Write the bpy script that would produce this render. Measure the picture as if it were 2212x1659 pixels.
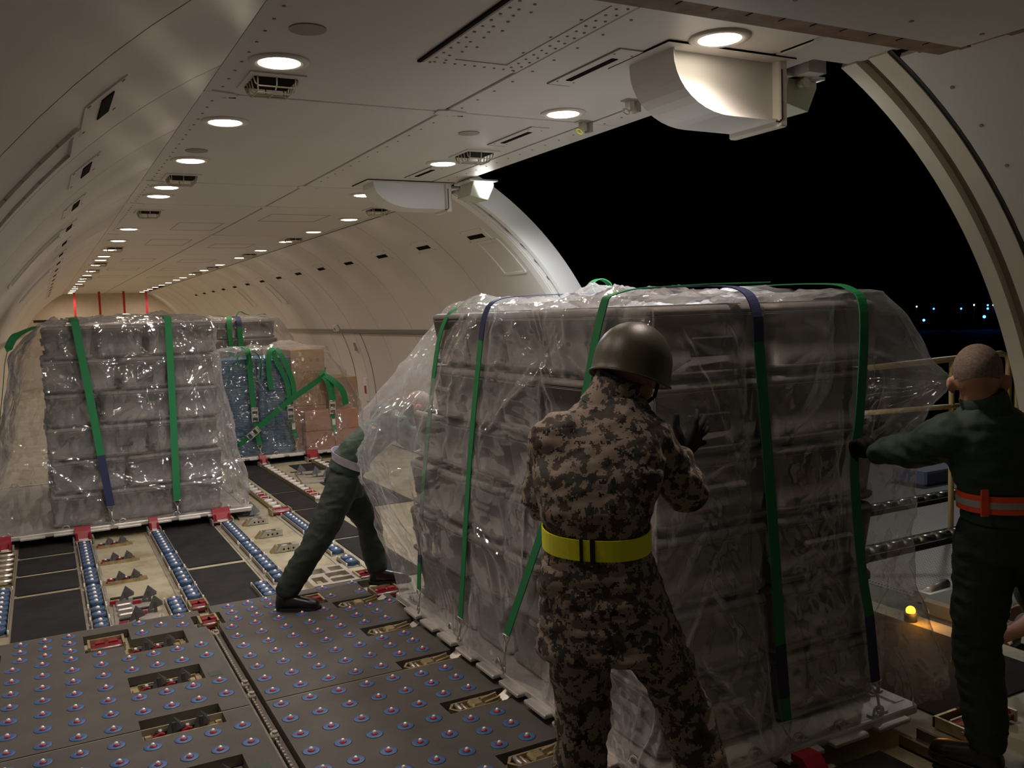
import bpy, bmesh, math, random
import numpy as np
from mathutils import Vector, Matrix, noise

random.seed(7)
RNG = np.random.RandomState(11)
for _o in list(bpy.data.objects):
    bpy.data.objects.remove(_o, do_unlink=True)
SC = bpy.context.scene
COL = SC.collection
PI = math.pi

# ---------------------------------------------------------------- camera
cam_d = bpy.data.cameras.new('camera')
cam_d.sensor_width = 36.0
cam_d.lens = 1920.1 / 2212 * 36.0
cam_d.clip_start = 0.05
cam_d.clip_end = 600
cam_o = bpy.data.objects.new('camera', cam_d)
COL.objects.link(cam_o)
_r = Vector((0.88269584, -0.46876254, -0.03331269))
_d = Vector((-0.06721957, -0.0557832, -0.99617758))
_f = Vector((0.46511244, 0.88156107, -0.08074961))
cam_o.matrix_world = Matrix(((_r.x, -_d.x, -_f.x, 0.0), (_r.y, -_d.y, -_f.y, 0.0),
                             (_r.z, -_d.z, -_f.z, 1.75), (0, 0, 0, 1)))
SC.camera = cam_o

# ---------------------------------------------------------------- world, exposure
w = bpy.data.worlds.new('night')
SC.world = w
w.use_nodes = True
w.node_tree.nodes['Background'].inputs[0].default_value = (0.5, 0.6, 0.8, 1)
w.node_tree.nodes['Background'].inputs[1].default_value = 0.0002
SC.view_settings.view_transform = 'Standard'
SC.view_settings.look = 'None'
SC.view_settings.exposure = 0.0
SC.view_settings.gamma = 1.0
SC.view_settings.use_curve_mapping = False

WARM = (1.0, 0.815, 0.715)
COOL = (0.95, 0.97, 1.0)
P_DOWN = 40.0        # ceiling downlight, watts
P_DOOR = 180.0        # sill lamps over the cargo door

# fuselage section: circle of radius RF about (XC, ZC); flat ceiling at CZ
XC, ZC, RF, CZ = 1.816, 0.53, 2.46, 2.717
YA, YB = -1.6, 29.6
DY0, DY1 = 2.65, 6.36          # cargo door opening
FLZ = -0.05                    # bare floor level, ball mat tops are z = 0

# ---------------------------------------------------------------- materials
MATS = {}
def nt_new(name):
    m = bpy.data.materials.new(name)
    m.use_nodes = True
    nt = m.node_tree
    return m, nt, nt.nodes['Principled BSDF']

def mat(name, col, rough=0.5, metal=0.0, var=0.0, vscale=6.0, bump=0.0, bscale=40.0, emit=None, estr=0.0,
        spec=0.5, dirt=None, dscale=2.0, damt=0.5, coat=0.0, rvar=0.0):
    m, nt, b = nt_new(name)
    N, L = nt.nodes, nt.links
    b.inputs['Base Color'].default_value = (*col, 1)
    b.inputs['Roughness'].default_value = rough
    b.inputs['Metallic'].default_value = metal
    b.inputs['Specular IOR Level'].default_value = spec
    b.inputs['Coat Weight'].default_value = coat
    tc = None
    if var or bump or dirt or rvar:
        tc = N.new('ShaderNodeTexCoord')
    src = None
    if var:
        n = N.new('ShaderNodeTexNoise'); n.inputs['Scale'].default_value = vscale; n.inputs['Detail'].default_value = 5
        L.new(tc.outputs['Object'], n.inputs['Vector'])
        r = N.new('ShaderNodeValToRGB')
        r.color_ramp.elements[0].position = 0.3; r.color_ramp.elements[1].position = 0.7
        r.color_ramp.elements[0].color = (*[max(0, c * (1 - var)) for c in col], 1)
        r.color_ramp.elements[1].color = (*[min(1, c * (1 + var)) for c in col], 1)
        L.new(n.outputs['Fac'], r.inputs['Fac'])
        src = r.outputs['Color']
        L.new(src, b.inputs['Base Color'])
    if dirt:
        n = N.new('ShaderNodeTexNoise'); n.inputs['Scale'].default_value = dscale; n.inputs['Detail'].default_value = 8
        n.inputs['Roughness'].default_value = 0.7
        L.new(tc.outputs['Object'], n.inputs['Vector'])
        r = N.new('ShaderNodeValToRGB')
        r.color_ramp.elements[0].position = 0.48; r.color_ramp.elements[0].color = (0, 0, 0, 1)
        r.color_ramp.elements[1].position = 0.72; r.color_ramp.elements[1].color = (damt, damt, damt, 1)
        L.new(n.outputs['Fac'], r.inputs['Fac'])
        mx = N.new('ShaderNodeMix'); mx.data_type = 'RGBA'
        L.new(r.outputs['Color'], mx.inputs['Factor'])
        if src: L.new(src, mx.inputs['A'])
        else: mx.inputs['A'].default_value = (*col, 1)
        mx.inputs['B'].default_value = (*dirt, 1)
        L.new(mx.outputs['Result'], b.inputs['Base Color'])
    if rvar:
        n = N.new('ShaderNodeTexNoise'); n.inputs['Scale'].default_value = 3.0; n.inputs['Detail'].default_value = 6
        L.new(tc.outputs['Object'], n.inputs['Vector'])
        mr = N.new('ShaderNodeMapRange')
        mr.inputs['To Min'].default_value = max(0.02, rough - rvar); mr.inputs['To Max'].default_value = rough + rvar
        L.new(n.outputs['Fac'], mr.inputs['Value']); L.new(mr.outputs['Result'], b.inputs['Roughness'])
    if bump:
        n = N.new('ShaderNodeTexNoise'); n.inputs['Scale'].default_value = bscale; n.inputs['Detail'].default_value = 4
        L.new(tc.outputs['Object'], n.inputs['Vector'])
        bp = N.new('ShaderNodeBump'); bp.inputs['Strength'].default_value = bump; bp.inputs['Distance'].default_value = 0.01
        L.new(n.outputs['Fac'], bp.inputs['Height']); L.new(bp.outputs['Normal'], b.inputs['Normal'])
    if emit:
        b.inputs['Emission Color'].default_value = (*emit, 1)
        b.inputs['Emission Strength'].default_value = estr
    MATS[name] = m
    return m

mat('lining', (0.66, 0.63, 0.585), 0.37, var=0.03, vscale=1.2, bump=0.55, bscale=1.7, rvar=0.05)
mat('lining_white', (0.68, 0.67, 0.63), 0.42, var=0.03, vscale=1.5)
mat('ceiling_panel', (0.68, 0.65, 0.60), 0.45, var=0.03, vscale=1.5, rvar=0.05)
mat('backing', (0.012, 0.011, 0.01), 0.9, spec=0.1)
mat('gap', (0.015, 0.013, 0.011), 0.9, spec=0.1)
mat('slot_dark', (0.008, 0.004, 0.003), 0.8, spec=0.05)
mat('rivet', (0.28, 0.25, 0.21), 0.4)
mat('cream', (0.68, 0.64, 0.52), 0.4, var=0.03)
mat('brown_edge', (0.30, 0.20, 0.13), 0.7, var=0.25, vscale=14, dirt=(0.12, 0.07, 0.04), dscale=9)
mat('groove_brown', (0.26, 0.205, 0.15), 0.6)
mat('jamb_white', (0.80, 0.79, 0.75), 0.4)
mat('jamb_metal', (0.30, 0.30, 0.32), 0.4, 0.3)
mat('rubber', (0.03, 0.032, 0.03), 0.55)
mat('white_metal', (0.75, 0.74, 0.71), 0.38)
mat('pale_green', (0.55, 0.58, 0.46), 0.45)
mat('wire', (0.62, 0.55, 0.42), 0.4, 0.4)
mat('lamp_ring', (0.75, 0.70, 0.62), 0.35)
mat('lamp_glow', (1, 1, 1), 0.5, emit=(1.0, 0.86, 0.66), estr=14)
mat('flood_glow', (1, 1, 1), 0.5, emit=(1.0, 0.97, 0.92), estr=14)
mat('bulkhead', (0.62, 0.52, 0.38), 0.6, var=0.05)
mat('red_strap', (0.45, 0.015, 0.02), 0.55)
mat('dark_bar', (0.03, 0.02, 0.015), 0.6)
mat('track_metal', (0.16, 0.145, 0.12), 0.5, 0.5, var=0.2, vscale=20)
mat('rail_metal', (0.32, 0.30, 0.27), 0.42, 0.6)
mat('floor_beige', (0.40, 0.37, 0.26), 0.5, var=0.10, vscale=3, dirt=(0.16, 0.12, 0.05), dscale=3.2, damt=0.85, bump=0.05, bscale=30, rvar=0.12)
mat('mat_dark', (0.018, 0.018, 0.019), 0.8, spec=0.25, var=0.35, vscale=7, bump=0.35, bscale=420, dirt=(0.04, 0.038, 0.036), dscale=2.5, damt=0.5)
mat('ball_mat', (0.083, 0.078, 0.066), 0.52, var=0.14, vscale=5, bump=0.45, bscale=520, dirt=(0.14, 0.13, 0.12), dscale=2.2, damt=0.45, rvar=0.08)
mat('mat_edge', (0.34, 0.30, 0.21), 0.5, var=0.15)
mat('ring_blue', (0.045, 0.125, 0.31), 0.42, var=0.22, vscale=60, dirt=(0.06, 0.07, 0.09), dscale=30, damt=0.6)
mat('cap_blue', (0.045, 0.098, 0.205), 0.45, var=0.2, vscale=50, dirt=(0.05, 0.055, 0.06), dscale=30, damt=0.7)
mat('cup_red', (0.50, 0.02, 0.035), 0.35)
mat('ball_steel', (0.95, 0.94, 0.92), 0.3, 0.35)
mat('steel', (0.62, 0.60, 0.57), 0.3, 0.95, var=0.1, vscale=20)
mat('alloy', (0.56, 0.54, 0.49), 0.42, 0.75, var=0.12, vscale=12, dirt=(0.2, 0.17, 0.12), dscale=9, damt=0.5)
mat('alloy_dull', (0.40, 0.38, 0.33), 0.5, 0.5, var=0.15, vscale=12, dirt=(0.16, 0.13, 0.08), dscale=8, damt=0.6)
mat('brass', (0.52, 0.43, 0.25), 0.38, 0.65, var=0.15, vscale=18, dirt=(0.15, 0.11, 0.05), dscale=14, damt=0.6)
mat('red_metal', (0.28, 0.008, 0.02), 0.4, var=0.18, vscale=20, dirt=(0.10, 0.01, 0.02), dscale=14, damt=0.6)
mat('pawl_grey', (0.06, 0.06, 0.06), 0.42, 0.4, var=0.15, vscale=25)
mat('pallet_alloy', (0.66, 0.645, 0.61), 0.40, 0.55, var=0.08, vscale=5, dirt=(0.3, 0.28, 0.25), dscale=6, damt=0.5)
mat('case_grey', (0.165, 0.152, 0.143), 0.55, var=0.06, vscale=9, bump=0.12, bscale=260)
mat('case_lid', (0.18, 0.166, 0.156), 0.55, var=0.05, vscale=9, bump=0.12, bscale=260)
mat('case_dark', (0.045, 0.042, 0.04), 0.6)
mat('web_green', (0.006, 0.19, 0.055), 0.62, bump=0.3, bscale=300)
mat('web_blue', (0.016, 0.026, 0.085), 0.65, bump=0.3, bscale=300)
mat('carton', (0.40, 0.255, 0.135), 0.75, var=0.06, vscale=5)
mat('carton_pink', (0.42, 0.22, 0.145), 0.75, var=0.06, vscale=5)
mat('carton_print', (0.19, 0.115, 0.06), 0.75)
mat('board_blue', (0.028, 0.14, 0.26), 0.55, var=0.12, vscale=8)
mat('tag_white', (0.75, 0.73, 0.70), 0.6)
mat('skin', (0.50, 0.27, 0.18), 0.5, var=0.08, vscale=20)
mat('skin_dark', (0.36, 0.17, 0.11), 0.5, var=0.08, vscale=20)
mat('hair', (0.24, 0.175, 0.135), 0.75, var=0.3, vscale=120, bump=0.4, bscale=500)
mat('lips', (0.36, 0.13, 0.10), 0.5)
mat('eye_white', (0.75, 0.72, 0.68), 0.3)
mat('eye_dark', (0.02, 0.015, 0.012), 0.2)
mat('helmet_olive', (0.075, 0.066, 0.04), 0.40, bump=0.12, bscale=380, var=0.06, vscale=5)
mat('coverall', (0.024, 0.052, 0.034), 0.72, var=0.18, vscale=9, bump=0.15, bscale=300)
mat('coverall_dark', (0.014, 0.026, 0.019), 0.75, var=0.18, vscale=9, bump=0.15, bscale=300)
mat('glove_black', (0.009, 0.009, 0.010), 0.75, spec=0.2, bump=0.2, bscale=300)
mat('boot_black', (0.010, 0.010, 0.010), 0.32, var=0.3, vscale=12)
mat('sole', (0.012, 0.012, 0.012), 0.8)
mat('belt_yellow', (0.95, 1.0, 0.02), 0.4, emit=None, var=0.06, vscale=60)
mat('belt_black', (0.01, 0.01, 0.01), 0.6)
mat('belt_orange', (0.95, 0.10, 0.03), 0.5)
mat('belt_silver', (0.42, 0.40, 0.38), 0.4)
mat('belt_lilac', (0.34, 0.33, 0.40), 0.6, var=0.15, vscale=30)
mat('tarmac', (0.004, 0.004, 0.005), 0.9, var=0.2, vscale=2)
mat('guard_yellow', (0.62, 0.47, 0.20), 0.4)
mat('deck_grey', (0.17, 0.17, 0.17), 0.6, var=0.12, vscale=4)
mat('loader_green', (0.13, 0.14, 0.11), 0.55)
mat('amber', (1, 0.4, 0.02), 0.4, emit=(1.0, 0.38, 0.02), estr=9)
mat('blue_lamp', (0.02, 0.05, 1), 0.4, emit=(0.03, 0.16, 1.0), estr=14)
mat('white_lamp', (1, 1, 1), 0.4, emit=(0.8, 0.9, 1.0), estr=6)
mat('plate_blue', (0.16, 0.18, 0.26), 0.5)
mat('beam_brown', (0.13, 0.085, 0.04), 0.5, var=0.25, vscale=14, dirt=(0.05, 0.03, 0.015), dscale=8, damt=0.8)
mat('patch_green', (0.045, 0.075, 0.045), 0.7)
mat('brick_red_sign', (0.35, 0.03, 0.03), 0.5)

# perforated loader deck
def _perf():
    m, nt, b = nt_new('perforated')
    N, L = nt.nodes, nt.links
    tc = N.new('ShaderNodeTexCoord')
    v = N.new('ShaderNodeTexVoronoi'); v.inputs['Scale'].default_value = 42; v.inputs['Randomness'].default_value = 0
    L.new(tc.outputs['Object'], v.inputs['Vector'])
    r = N.new('ShaderNodeValToRGB')
    r.color_ramp.elements[0].position = 0.34; r.color_ramp.elements[0].color = (0.05, 0.05, 0.05, 1)
    r.color_ramp.elements[1].position = 0.40; r.color_ramp.elements[1].color = (0.40, 0.37, 0.34, 1)
    L.new(v.outputs['Distance'], r.inputs['Fac']); L.new(r.outputs['Color'], b.inputs['Base Color'])
    b.inputs['Roughness'].default_value = 0.5
    MATS['perforated'] = m
_perf()

# digital camouflage
def _camo():
    m, nt, b = nt_new('camouflage')
    N, L = nt.nodes, nt.links
    tc = N.new('ShaderNodeTexCoord')
    sn = N.new('ShaderNodeVectorMath'); sn.operation = 'SNAP'
    sn.inputs[1].default_value = (0.0045, 0.0045, 0.0045)
    L.new(tc.outputs['Object'], sn.inputs[0])
    def layer(scale, off, lo):
        mp = N.new('ShaderNodeMapping'); mp.inputs['Location'].default_value = off
        L.new(sn.outputs['Vector'], mp.inputs['Vector'])
        n = N.new('ShaderNodeTexNoise'); n.inputs['Scale'].default_value = scale
        n.inputs['Detail'].default_value = 2.5; n.inputs['Roughness'].default_value = 0.6
        L.new(mp.outputs['Vector'], n.inputs['Vector'])
        g = N.new('ShaderNodeMath'); g.operation = 'GREATER_THAN'; g.inputs[1].default_value = lo
        L.new(n.outputs['Fac'], g.inputs[0])
        return g.outputs[0]
    cols = [(0.30, 0.24, 0.19), (0.075, 0.055, 0.043), (0.055, 0.058, 0.052), (0.020, 0.017, 0.016)]
    prev = None
    for (sc, off, lo), c in zip([(26, (3, 1, 2), 0.53), (24, (9, 4, 7), 0.57), (34, (1, 8, 3), 0.61)], cols[1:]):
        mx = N.new('ShaderNodeMix'); mx.data_type = 'RGBA'
        L.new(layer(sc, off, lo), mx.inputs['Factor'])
        if prev is None: mx.inputs['A'].default_value = (*cols[0], 1)
        else: L.new(prev, mx.inputs['A'])
        mx.inputs['B'].default_value = (*c, 1)
        prev = mx.outputs['Result']
    L.new(prev, b.inputs['Base Color'])
    b.inputs['Roughness'].default_value = 0.8
    n = N.new('ShaderNodeTexNoise'); n.inputs['Scale'].default_value = 300
    L.new(tc.outputs['Object'], n.inputs['Vector'])
    bp = N.new('ShaderNodeBump'); bp.inputs['Strength'].default_value = 0.15; bp.inputs['Distance'].default_value = 0.005
    L.new(n.outputs['Fac'], bp.inputs['Height']); L.new(bp.outputs['Normal'], b.inputs['Normal'])
    MATS['camouflage'] = m
_camo()

# clear polythene sheet: mostly transparent, glossy, a little milky
def _film(name, milky, haze):
    m = bpy.data.materials.new(name); m.use_nodes = True
    nt = m.node_tree; N, L = nt.nodes, nt.links
    N.remove(N['Principled BSDF'])
    out = N['Material Output']
    tc = N.new('ShaderNodeTexCoord')
    tr = N.new('ShaderNodeBsdfTransparent'); tr.inputs[0].default_value = (0.96, 0.96, 0.965, 1)
    df = N.new('ShaderNodeBsdfDiffuse'); df.inputs[0].default_value = (0.80, 0.79, 0.80, 1)
    tl = N.new('ShaderNodeBsdfTranslucent'); tl.inputs[0].default_value = (0.80, 0.79, 0.80, 1)
    ms = N.new('ShaderNodeMixShader'); ms.inputs[0].default_value = 0.45
    L.new(df.outputs[0], ms.inputs[1]); L.new(tl.outputs[0], ms.inputs[2])
    gl = N.new('ShaderNodeBsdfGlossy'); gl.inputs['Roughness'].default_value = 0.075
    gl.inputs[0].default_value = (1, 1, 1, 1)
    # fine crumple
    mp = N.new('ShaderNodeMapping'); mp.inputs['Scale'].default_value = (1, 1, 0.6)
    L.new(tc.outputs['Object'], mp.inputs['Vector'])
    n1 = N.new('ShaderNodeTexNoise'); n1.inputs['Scale'].default_value = 9; n1.inputs['Detail'].default_value = 2
    n1.noise_type = 'RIDGED_MULTIFRACTAL'
    L.new(mp.outputs['Vector'], n1.inputs['Vector'])
    n2 = N.new('ShaderNodeTexVoronoi'); n2.inputs['Scale'].default_value = 15; n2.feature = 'F1'
    L.new(mp.outputs['Vector'], n2.inputs['Vector'])
    ad = N.new('ShaderNodeMath'); ad.operation = 'MULTIPLY_ADD'; ad.inputs[1].default_value = 0.22
    L.new(n1.outputs['Fac'], ad.inputs[0]); L.new(n2.outputs['Distance'], ad.inputs[2])
    bp = N.new('ShaderNodeBump'); bp.inputs['Strength'].default_value = 0.45; bp.inputs['Distance'].default_value = 0.02
    L.new(ad.outputs[0], bp.inputs['Height'])
    for s in (gl, df): L.new(bp.outputs['Normal'], s.inputs['Normal'])
    # milky share varies softly over the sheet and grows at grazing angles
    nh = N.new('ShaderNodeTexNoise'); nh.inputs['Scale'].default_value = 4; nh.inputs['Detail'].default_value = 4
    L.new(tc.outputs['Object'], nh.inputs['Vector'])
    mr = N.new('ShaderNodeMapRange'); mr.inputs['From Min'].default_value = 0.35; mr.inputs['From Max'].default_value = 0.7
    mr.inputs['To Min'].default_value = milky * 0.6; mr.inputs['To Max'].default_value = milky * 1.5
    L.new(nh.outputs['Fac'], mr.inputs['Value'])
    lw = N.new('ShaderNodeLayerWeight'); lw.inputs['Blend'].default_value = 0.5
    pw2 = N.new('ShaderNodeMath'); pw2.operation = 'POWER'; pw2.inputs[1].default_value = 2.0
    L.new(lw.outputs['Facing'], pw2.inputs[0])
    ma = N.new('ShaderNodeMath'); ma.operation = 'MULTIPLY_ADD'; ma.inputs[1].default_value = haze
    L.new(pw2.outputs[0], ma.inputs[0]); L.new(mr.outputs['Result'], ma.inputs[2])
    m1 = N.new('ShaderNodeMixShader')
    L.new(ma.outputs[0], m1.inputs[0]); L.new(tr.outputs[0], m1.inputs[1]); L.new(ms.outputs[0], m1.inputs[2])
    lb = N.new('ShaderNodeLayerWeight'); lb.inputs['Blend'].default_value = 0.5
    L.new(bp.outputs['Normal'], lb.inputs['Normal'])
    pw5 = N.new('ShaderNodeMath'); pw5.operation = 'POWER'; pw5.inputs[1].default_value = 5.0
    L.new(lb.outputs['Facing'], pw5.inputs[0])
    fm = N.new('ShaderNodeMath'); fm.operation = 'MULTIPLY_ADD'; fm.inputs[1].default_value = 0.55; fm.inputs[2].default_value = 0.13
    L.new(pw5.outputs[0], fm.inputs[0])
    m2 = N.new('ShaderNodeMixShader')
    L.new(fm.outputs[0], m2.inputs[0]); L.new(m1.outputs[0], m2.inputs[1]); L.new(gl.outputs[0], m2.inputs[2])
    L.new(m2.outputs[0], out.inputs[0])
    MATS[name] = m
_film('film', 0.09, 0.42)
_film('film_far', 0.15, 0.42)
_film('film_box', 0.08, 0.35)

# ---------------------------------------------------------------- mesh helpers
def M(x):
    return MATS[x] if isinstance(x, str) else x

def link_mesh(name, me, m, parent=None, loc=None):
    o = bpy.data.objects.new(name, me)
    if m is not None and len(me.materials) == 0:
        me.materials.append(M(m))
    COL.objects.link(o)
    if parent is not None: o.parent = parent
    if loc is not None: o.location = loc
    return o

class MB:
    """collects shapes; build() links them as one mesh object"""
    def __init__(s):
        s.v = []; s.f = []; s.smooth = []
    def add(s, vs, fs, smooth=False):
        n = len(s.v)
        s.v.extend([tuple(p) for p in vs])
        s.f.extend([tuple(i + n for i in f) for f in fs])
        s.smooth.extend([smooth] * len(fs))
        return s
    def box(s, x0, x1, y0, y1, z0, z1):
        return s.add([(x0, y0, z0), (x1, y0, z0), (x1, y1, z0), (x0, y1, z0), (x0, y0, z1), (x1, y0, z1), (x1, y1, z1), (x0, y1, z1)],
                     [(0, 3, 2, 1), (4, 5, 6, 7), (0, 1, 5, 4), (1, 2, 6, 5), (2, 3, 7, 6), (3, 0, 4, 7)])
    def bbox(s, x0, x1, y0, y1, z0, z1, b):
        """box bevelled along its vertical and top edges (chamfer b)"""
        def ring(z, i):
            return [(x0 + b + i, y0 + i, z), (x1 - b - i, y0 + i, z), (x1 - i, y0 + b + i, z), (x1 - i, y1 - b - i, z),
                    (x1 - b - i, y1 - i, z), (x0 + b + i, y1 - i, z), (x0 + i, y1 - b - i, z), (x0 + i, y0 + b + i, z)]
        rs = [ring(z0, b * .6), ring(z0 + b, 0), ring(z1 - b, 0), ring(z1, b * .6)]
        return s.rings(rs, False)
    def rings(s, rs, smooth=True, caps=True):
        n = len(rs[0]); vs = [p for r in rs for p in r]; fs = []
        for k in range(len(rs) - 1):
            for i in range(n):
                a = k * n + i; b_ = k * n + (i + 1) % n
                fs.append((a, b_, b_ + n, a + n))
        s.add(vs, fs, smooth)
        if caps:
            m_ = len(s.v) - len(vs)
            s.f.append(tuple(m_ + i for i in range(n))[::-1]); s.smooth.append(False)
            s.f.append(tuple(m_ + (len(rs) - 1) * n + i for i in range(n))); s.smooth.append(False)
        return s
    def cyl(s, p0, p1, r0, r1=None, n=10, smooth=True):
        p0, p1 = Vector(p0), Vector(p1); r1 = r0 if r1 is None else r1
        d = (p1 - p0).normalized()
        u = d.orthogonal().normalized(); w_ = d.cross(u)
        rs = []
        for p, r in ((p0, r0), (p1, r1)):
            rs.append([p + (u * math.cos(2 * PI * i / n) + w_ * math.sin(2 * PI * i / n)) * r for i in range(n)])
        return s.rings(rs, smooth)
    def tube(s, pts, r, n=6, closed=False):
        pts = [Vector(p) for p in pts]; rs = []
        prev = None
        for i, p in enumerate(pts):
            a = pts[i - 1] if (i > 0 or closed) else p
            b = pts[(i + 1) % len(pts)] if (i < len(pts) - 1 or closed) else p
            d = (b - a).normalized()
            u = d.orthogonal().normalized() if prev is None else (prev - d * prev.dot(d)).normalized()
            prev = u; w_ = d.cross(u)
            rr = r[i] if isinstance(r, (list, tuple)) else r
            rs.append([p + (u * math.cos(2 * PI * k / n) + w_ * math.sin(2 * PI * k / n)) * rr for k in range(n)])
        if closed: rs.append(rs[0])
        return s.rings(rs, True, not closed)
    def prism(s, prof, axis, a0, a1):
        """extrude a 2D outline along an axis ('x','y','z')"""
        def P(p, a):
            return {'x': (a, p[0], p[1]), 'y': (p[0], a, p[1]), 'z': (p[0], p[1], a)}[axis]
        return s.rings([[P(p, a0) for p in prof], [P(p, a1) for p in prof]], False)
    def lathe(s, prof, n=16, c=(0, 0, 0), smooth=True):
        rs = [[(c[0] + r * math.cos(2 * PI * i / n), c[1] + r * math.sin(2 * PI * i / n), c[2] + z) for i in range(n)] for r, z in prof]
        return s.rings(rs, smooth)
    def sphere(s, c, r, n=12, m_=8, sc=(1, 1, 1)):
        rs = []
        for k in range(1, m_):
            t = PI * k / m_
            rs.append([(c[0] + sc[0] * r * math.sin(t) * math.cos(2 * PI * i / n), c[1] + sc[1] * r * math.sin(t) * math.sin(2 * PI * i / n),
                        c[2] - sc[2] * r * math.cos(t)) for i in range(n)])
        return s.rings(rs, True)
    def mesh(s, name):
        me = bpy.data.meshes.new(name)
        me.from_pydata(s.v, [], s.f)
        me.polygons.foreach_set('use_smooth', s.smooth)
        me.update()
        bm = bmesh.new(); bm.from_mesh(me)
        bmesh.ops.recalc_face_normals(bm, faces=bm.faces)
        bm.to_mesh(me); bm.free()
        return me
    def build(s, name, m, parent=None, loc=None):
        return link_mesh(name, s.mesh(name), m, parent, loc)

def tag(o, label=None, cat=None, group=None, kind=None):
    if label: o['label'] = label
    if cat: o['category'] = cat
    if group: o['group'] = group
    if kind: o['kind'] = kind
    return o

def thing(name, label, cat, loc=(0, 0, 0), rz=0.0, group=None):
    o = bpy.data.objects.new(name, None)
    o.empty_display_size = 0.05
    COL.objects.link(o)
    o.location = loc; o.rotation_euler = (0, 0, rz)
    return tag(o, label, cat, group)

def struct(name, mb, m, parent=None):
    o = mb.build(name, m, parent)
    if parent is None: o['kind'] = 'structure'
    return o

def copy_tree(o, loc=None, rz=None, label=None, group=None, parent=None):
    c = o.copy(); COL.objects.link(c); c.parent = parent
    if loc is not None: c.location = loc
    if rz is not None: c.rotation_euler = (0, 0, rz)
    if label: c['label'] = label
    if group: c['group'] = group
    for ch in list(o.children):
        copy_tree(ch, parent=c)
    return c

def spot(name, loc, power, col, size=2.4, blend=0.6, radius=0.06, direction=(0, 0, -1)):
    l = bpy.data.lights.new(name, 'SPOT')
    l.energy = power; l.color = col; l.spot_size = size; l.spot_blend = blend; l.shadow_soft_size = radius
    o = bpy.data.objects.new(name, l); COL.objects.link(o)
    o.location = loc
    o.rotation_euler = Vector(direction).to_track_quat('-Z', 'Y').to_euler()
    return o

def arc(a0, a1, n, r=RF):
    return [(XC + r * math.cos(math.radians(a0 + (a1 - a0) * i / n)), ZC + r * math.sin(math.radians(a0 + (a1 - a0) * i / n))) for i in range(n + 1)]

def arc_panel(mb, a0, a1, y0, y1, n=16, r=RF, t=0.02, smooth=True):
    """curved slab between two angles, lining face at radius r, back at r+t"""
    inn, out = arc(a0, a1, n, r), arc(a0, a1, n, r + t)
    vs = []
    for y in (y0, y1):
        vs += [(x, y, z) for x, z in inn] + [(x, y, z) for x, z in out]
    k = n + 1; fs = []; S = 2 * k
    for i in range(n):
        fs.append((i, i + 1, S + i + 1, S + i))
    mb.add(vs, fs, smooth)
    fs = []
    for i in range(n):
        fs.append((k + i, S + k + i, S + k + i + 1, k + i + 1))
        fs.append((i, k + i, k + i + 1, i + 1))
        fs.append((S + i, S + i + 1, S + k + i + 1, S + k + i))
    fs.append((0, S, S + k, k)); fs.append((n, k + n, S + k + n, S + n))
    mb.add(vs, fs, False)
    return mb

# ================================================================ structure
def obox(mb, c, u, v, n, hu, hv, hn):
    c, u, v, n = Vector(c), Vector(u), Vector(v), Vector(n)
    vs = [c + u * (a * hu) + v * (b * hv) + n * (d * hn) for d in (-1, 1) for a, b in ((-1, -1), (1, -1), (1, 1), (-1, 1))]
    return mb.add(vs, [(0, 3, 2, 1), (4, 5, 6, 7), (0, 1, 5, 4), (1, 2, 6, 5), (2, 3, 7, 6), (3, 0, 4, 7)])

def wall_frame(ang, y, lift=0.0):
    a = math.radians(ang)
    n = Vector((-math.cos(a), 0, -math.sin(a)))           # inward
    t = Vector((-math.sin(a), 0, math.cos(a)))            # up along the arc for the right wall
    c = Vector((XC + RF * math.cos(a), y, ZC + RF * math.sin(a))) + n * lift
    return c, t, Vector((0, 1, 0)), n

# ---- floor
struct('floor', MB().box(-0.66, 4.3, YA, YB, FLZ - 0.08, FLZ), 'floor_beige')

# ---- walls: backing shell, lining panels as parts
def build_wall(name, right):
    mb = MB()
    if right:
        arc_panel(mb, -14, 62.5, DY1 + 0.27, YB, 24, RF + 0.024, 0.03)
        arc_panel(mb, -14, 62.5, YA, 2.41, 24, RF + 0.024, 0.03)
    else:
        arc_panel(mb, 117.5, 194, YA, YB, 24, RF + 0.024, 0.03)
    return struct(name, mb, 'backing')
wall_l = build_wall('wall_left', False)
wall_r = build_wall('wall_right', True)
g = 0.006
ys = [YA + 0.1]
y = -1.3
while y < YB - 0.5:
    ys.append(y); y += 1.2
ys.append(YB)
for a, b in zip(ys[:-1], ys[1:]):
    for a0, a1 in ((117.9, 155.3), (155.6, 193)):
        arc_panel(MB(), a0, a1, a + g, b - g, 14).build('wall_panel', 'lining', wall_l) if False else \
            arc_panel(MB(), a0, a1, a + g, b - g, 14, RF, 0.02).build('wall_panel', 'lining', wall_l)
yr = [6.64]
while yr[-1] < YB - 0.9: yr.append(yr[-1] + 1.2)
yr[-1] = YB
for a, b in zip(yr[:-1], yr[1:]):
    for a0, a1 in ((-13, 24.3), (24.6, 62.1)):
        arc_panel(MB(), a0, a1, a + g, b - g, 14).build('wall_panel', 'lining', wall_r)
arc_panel(MB(), -13, 61.0, YA + 0.05, 2.398, 30).build('wall_panel', 'lining_white', wall_r)
# rivets beside the forward door edge
for k in range(13):
    c, t, yv, n = wall_frame(61 - 5.2 * k, 2.31, 0.001)
    mb = MB(); mb.cyl(c - n * 0.004, c + n * 0.003, 0.008, n=8); mb.build('rivet', 'rivet', wall_r)
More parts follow.
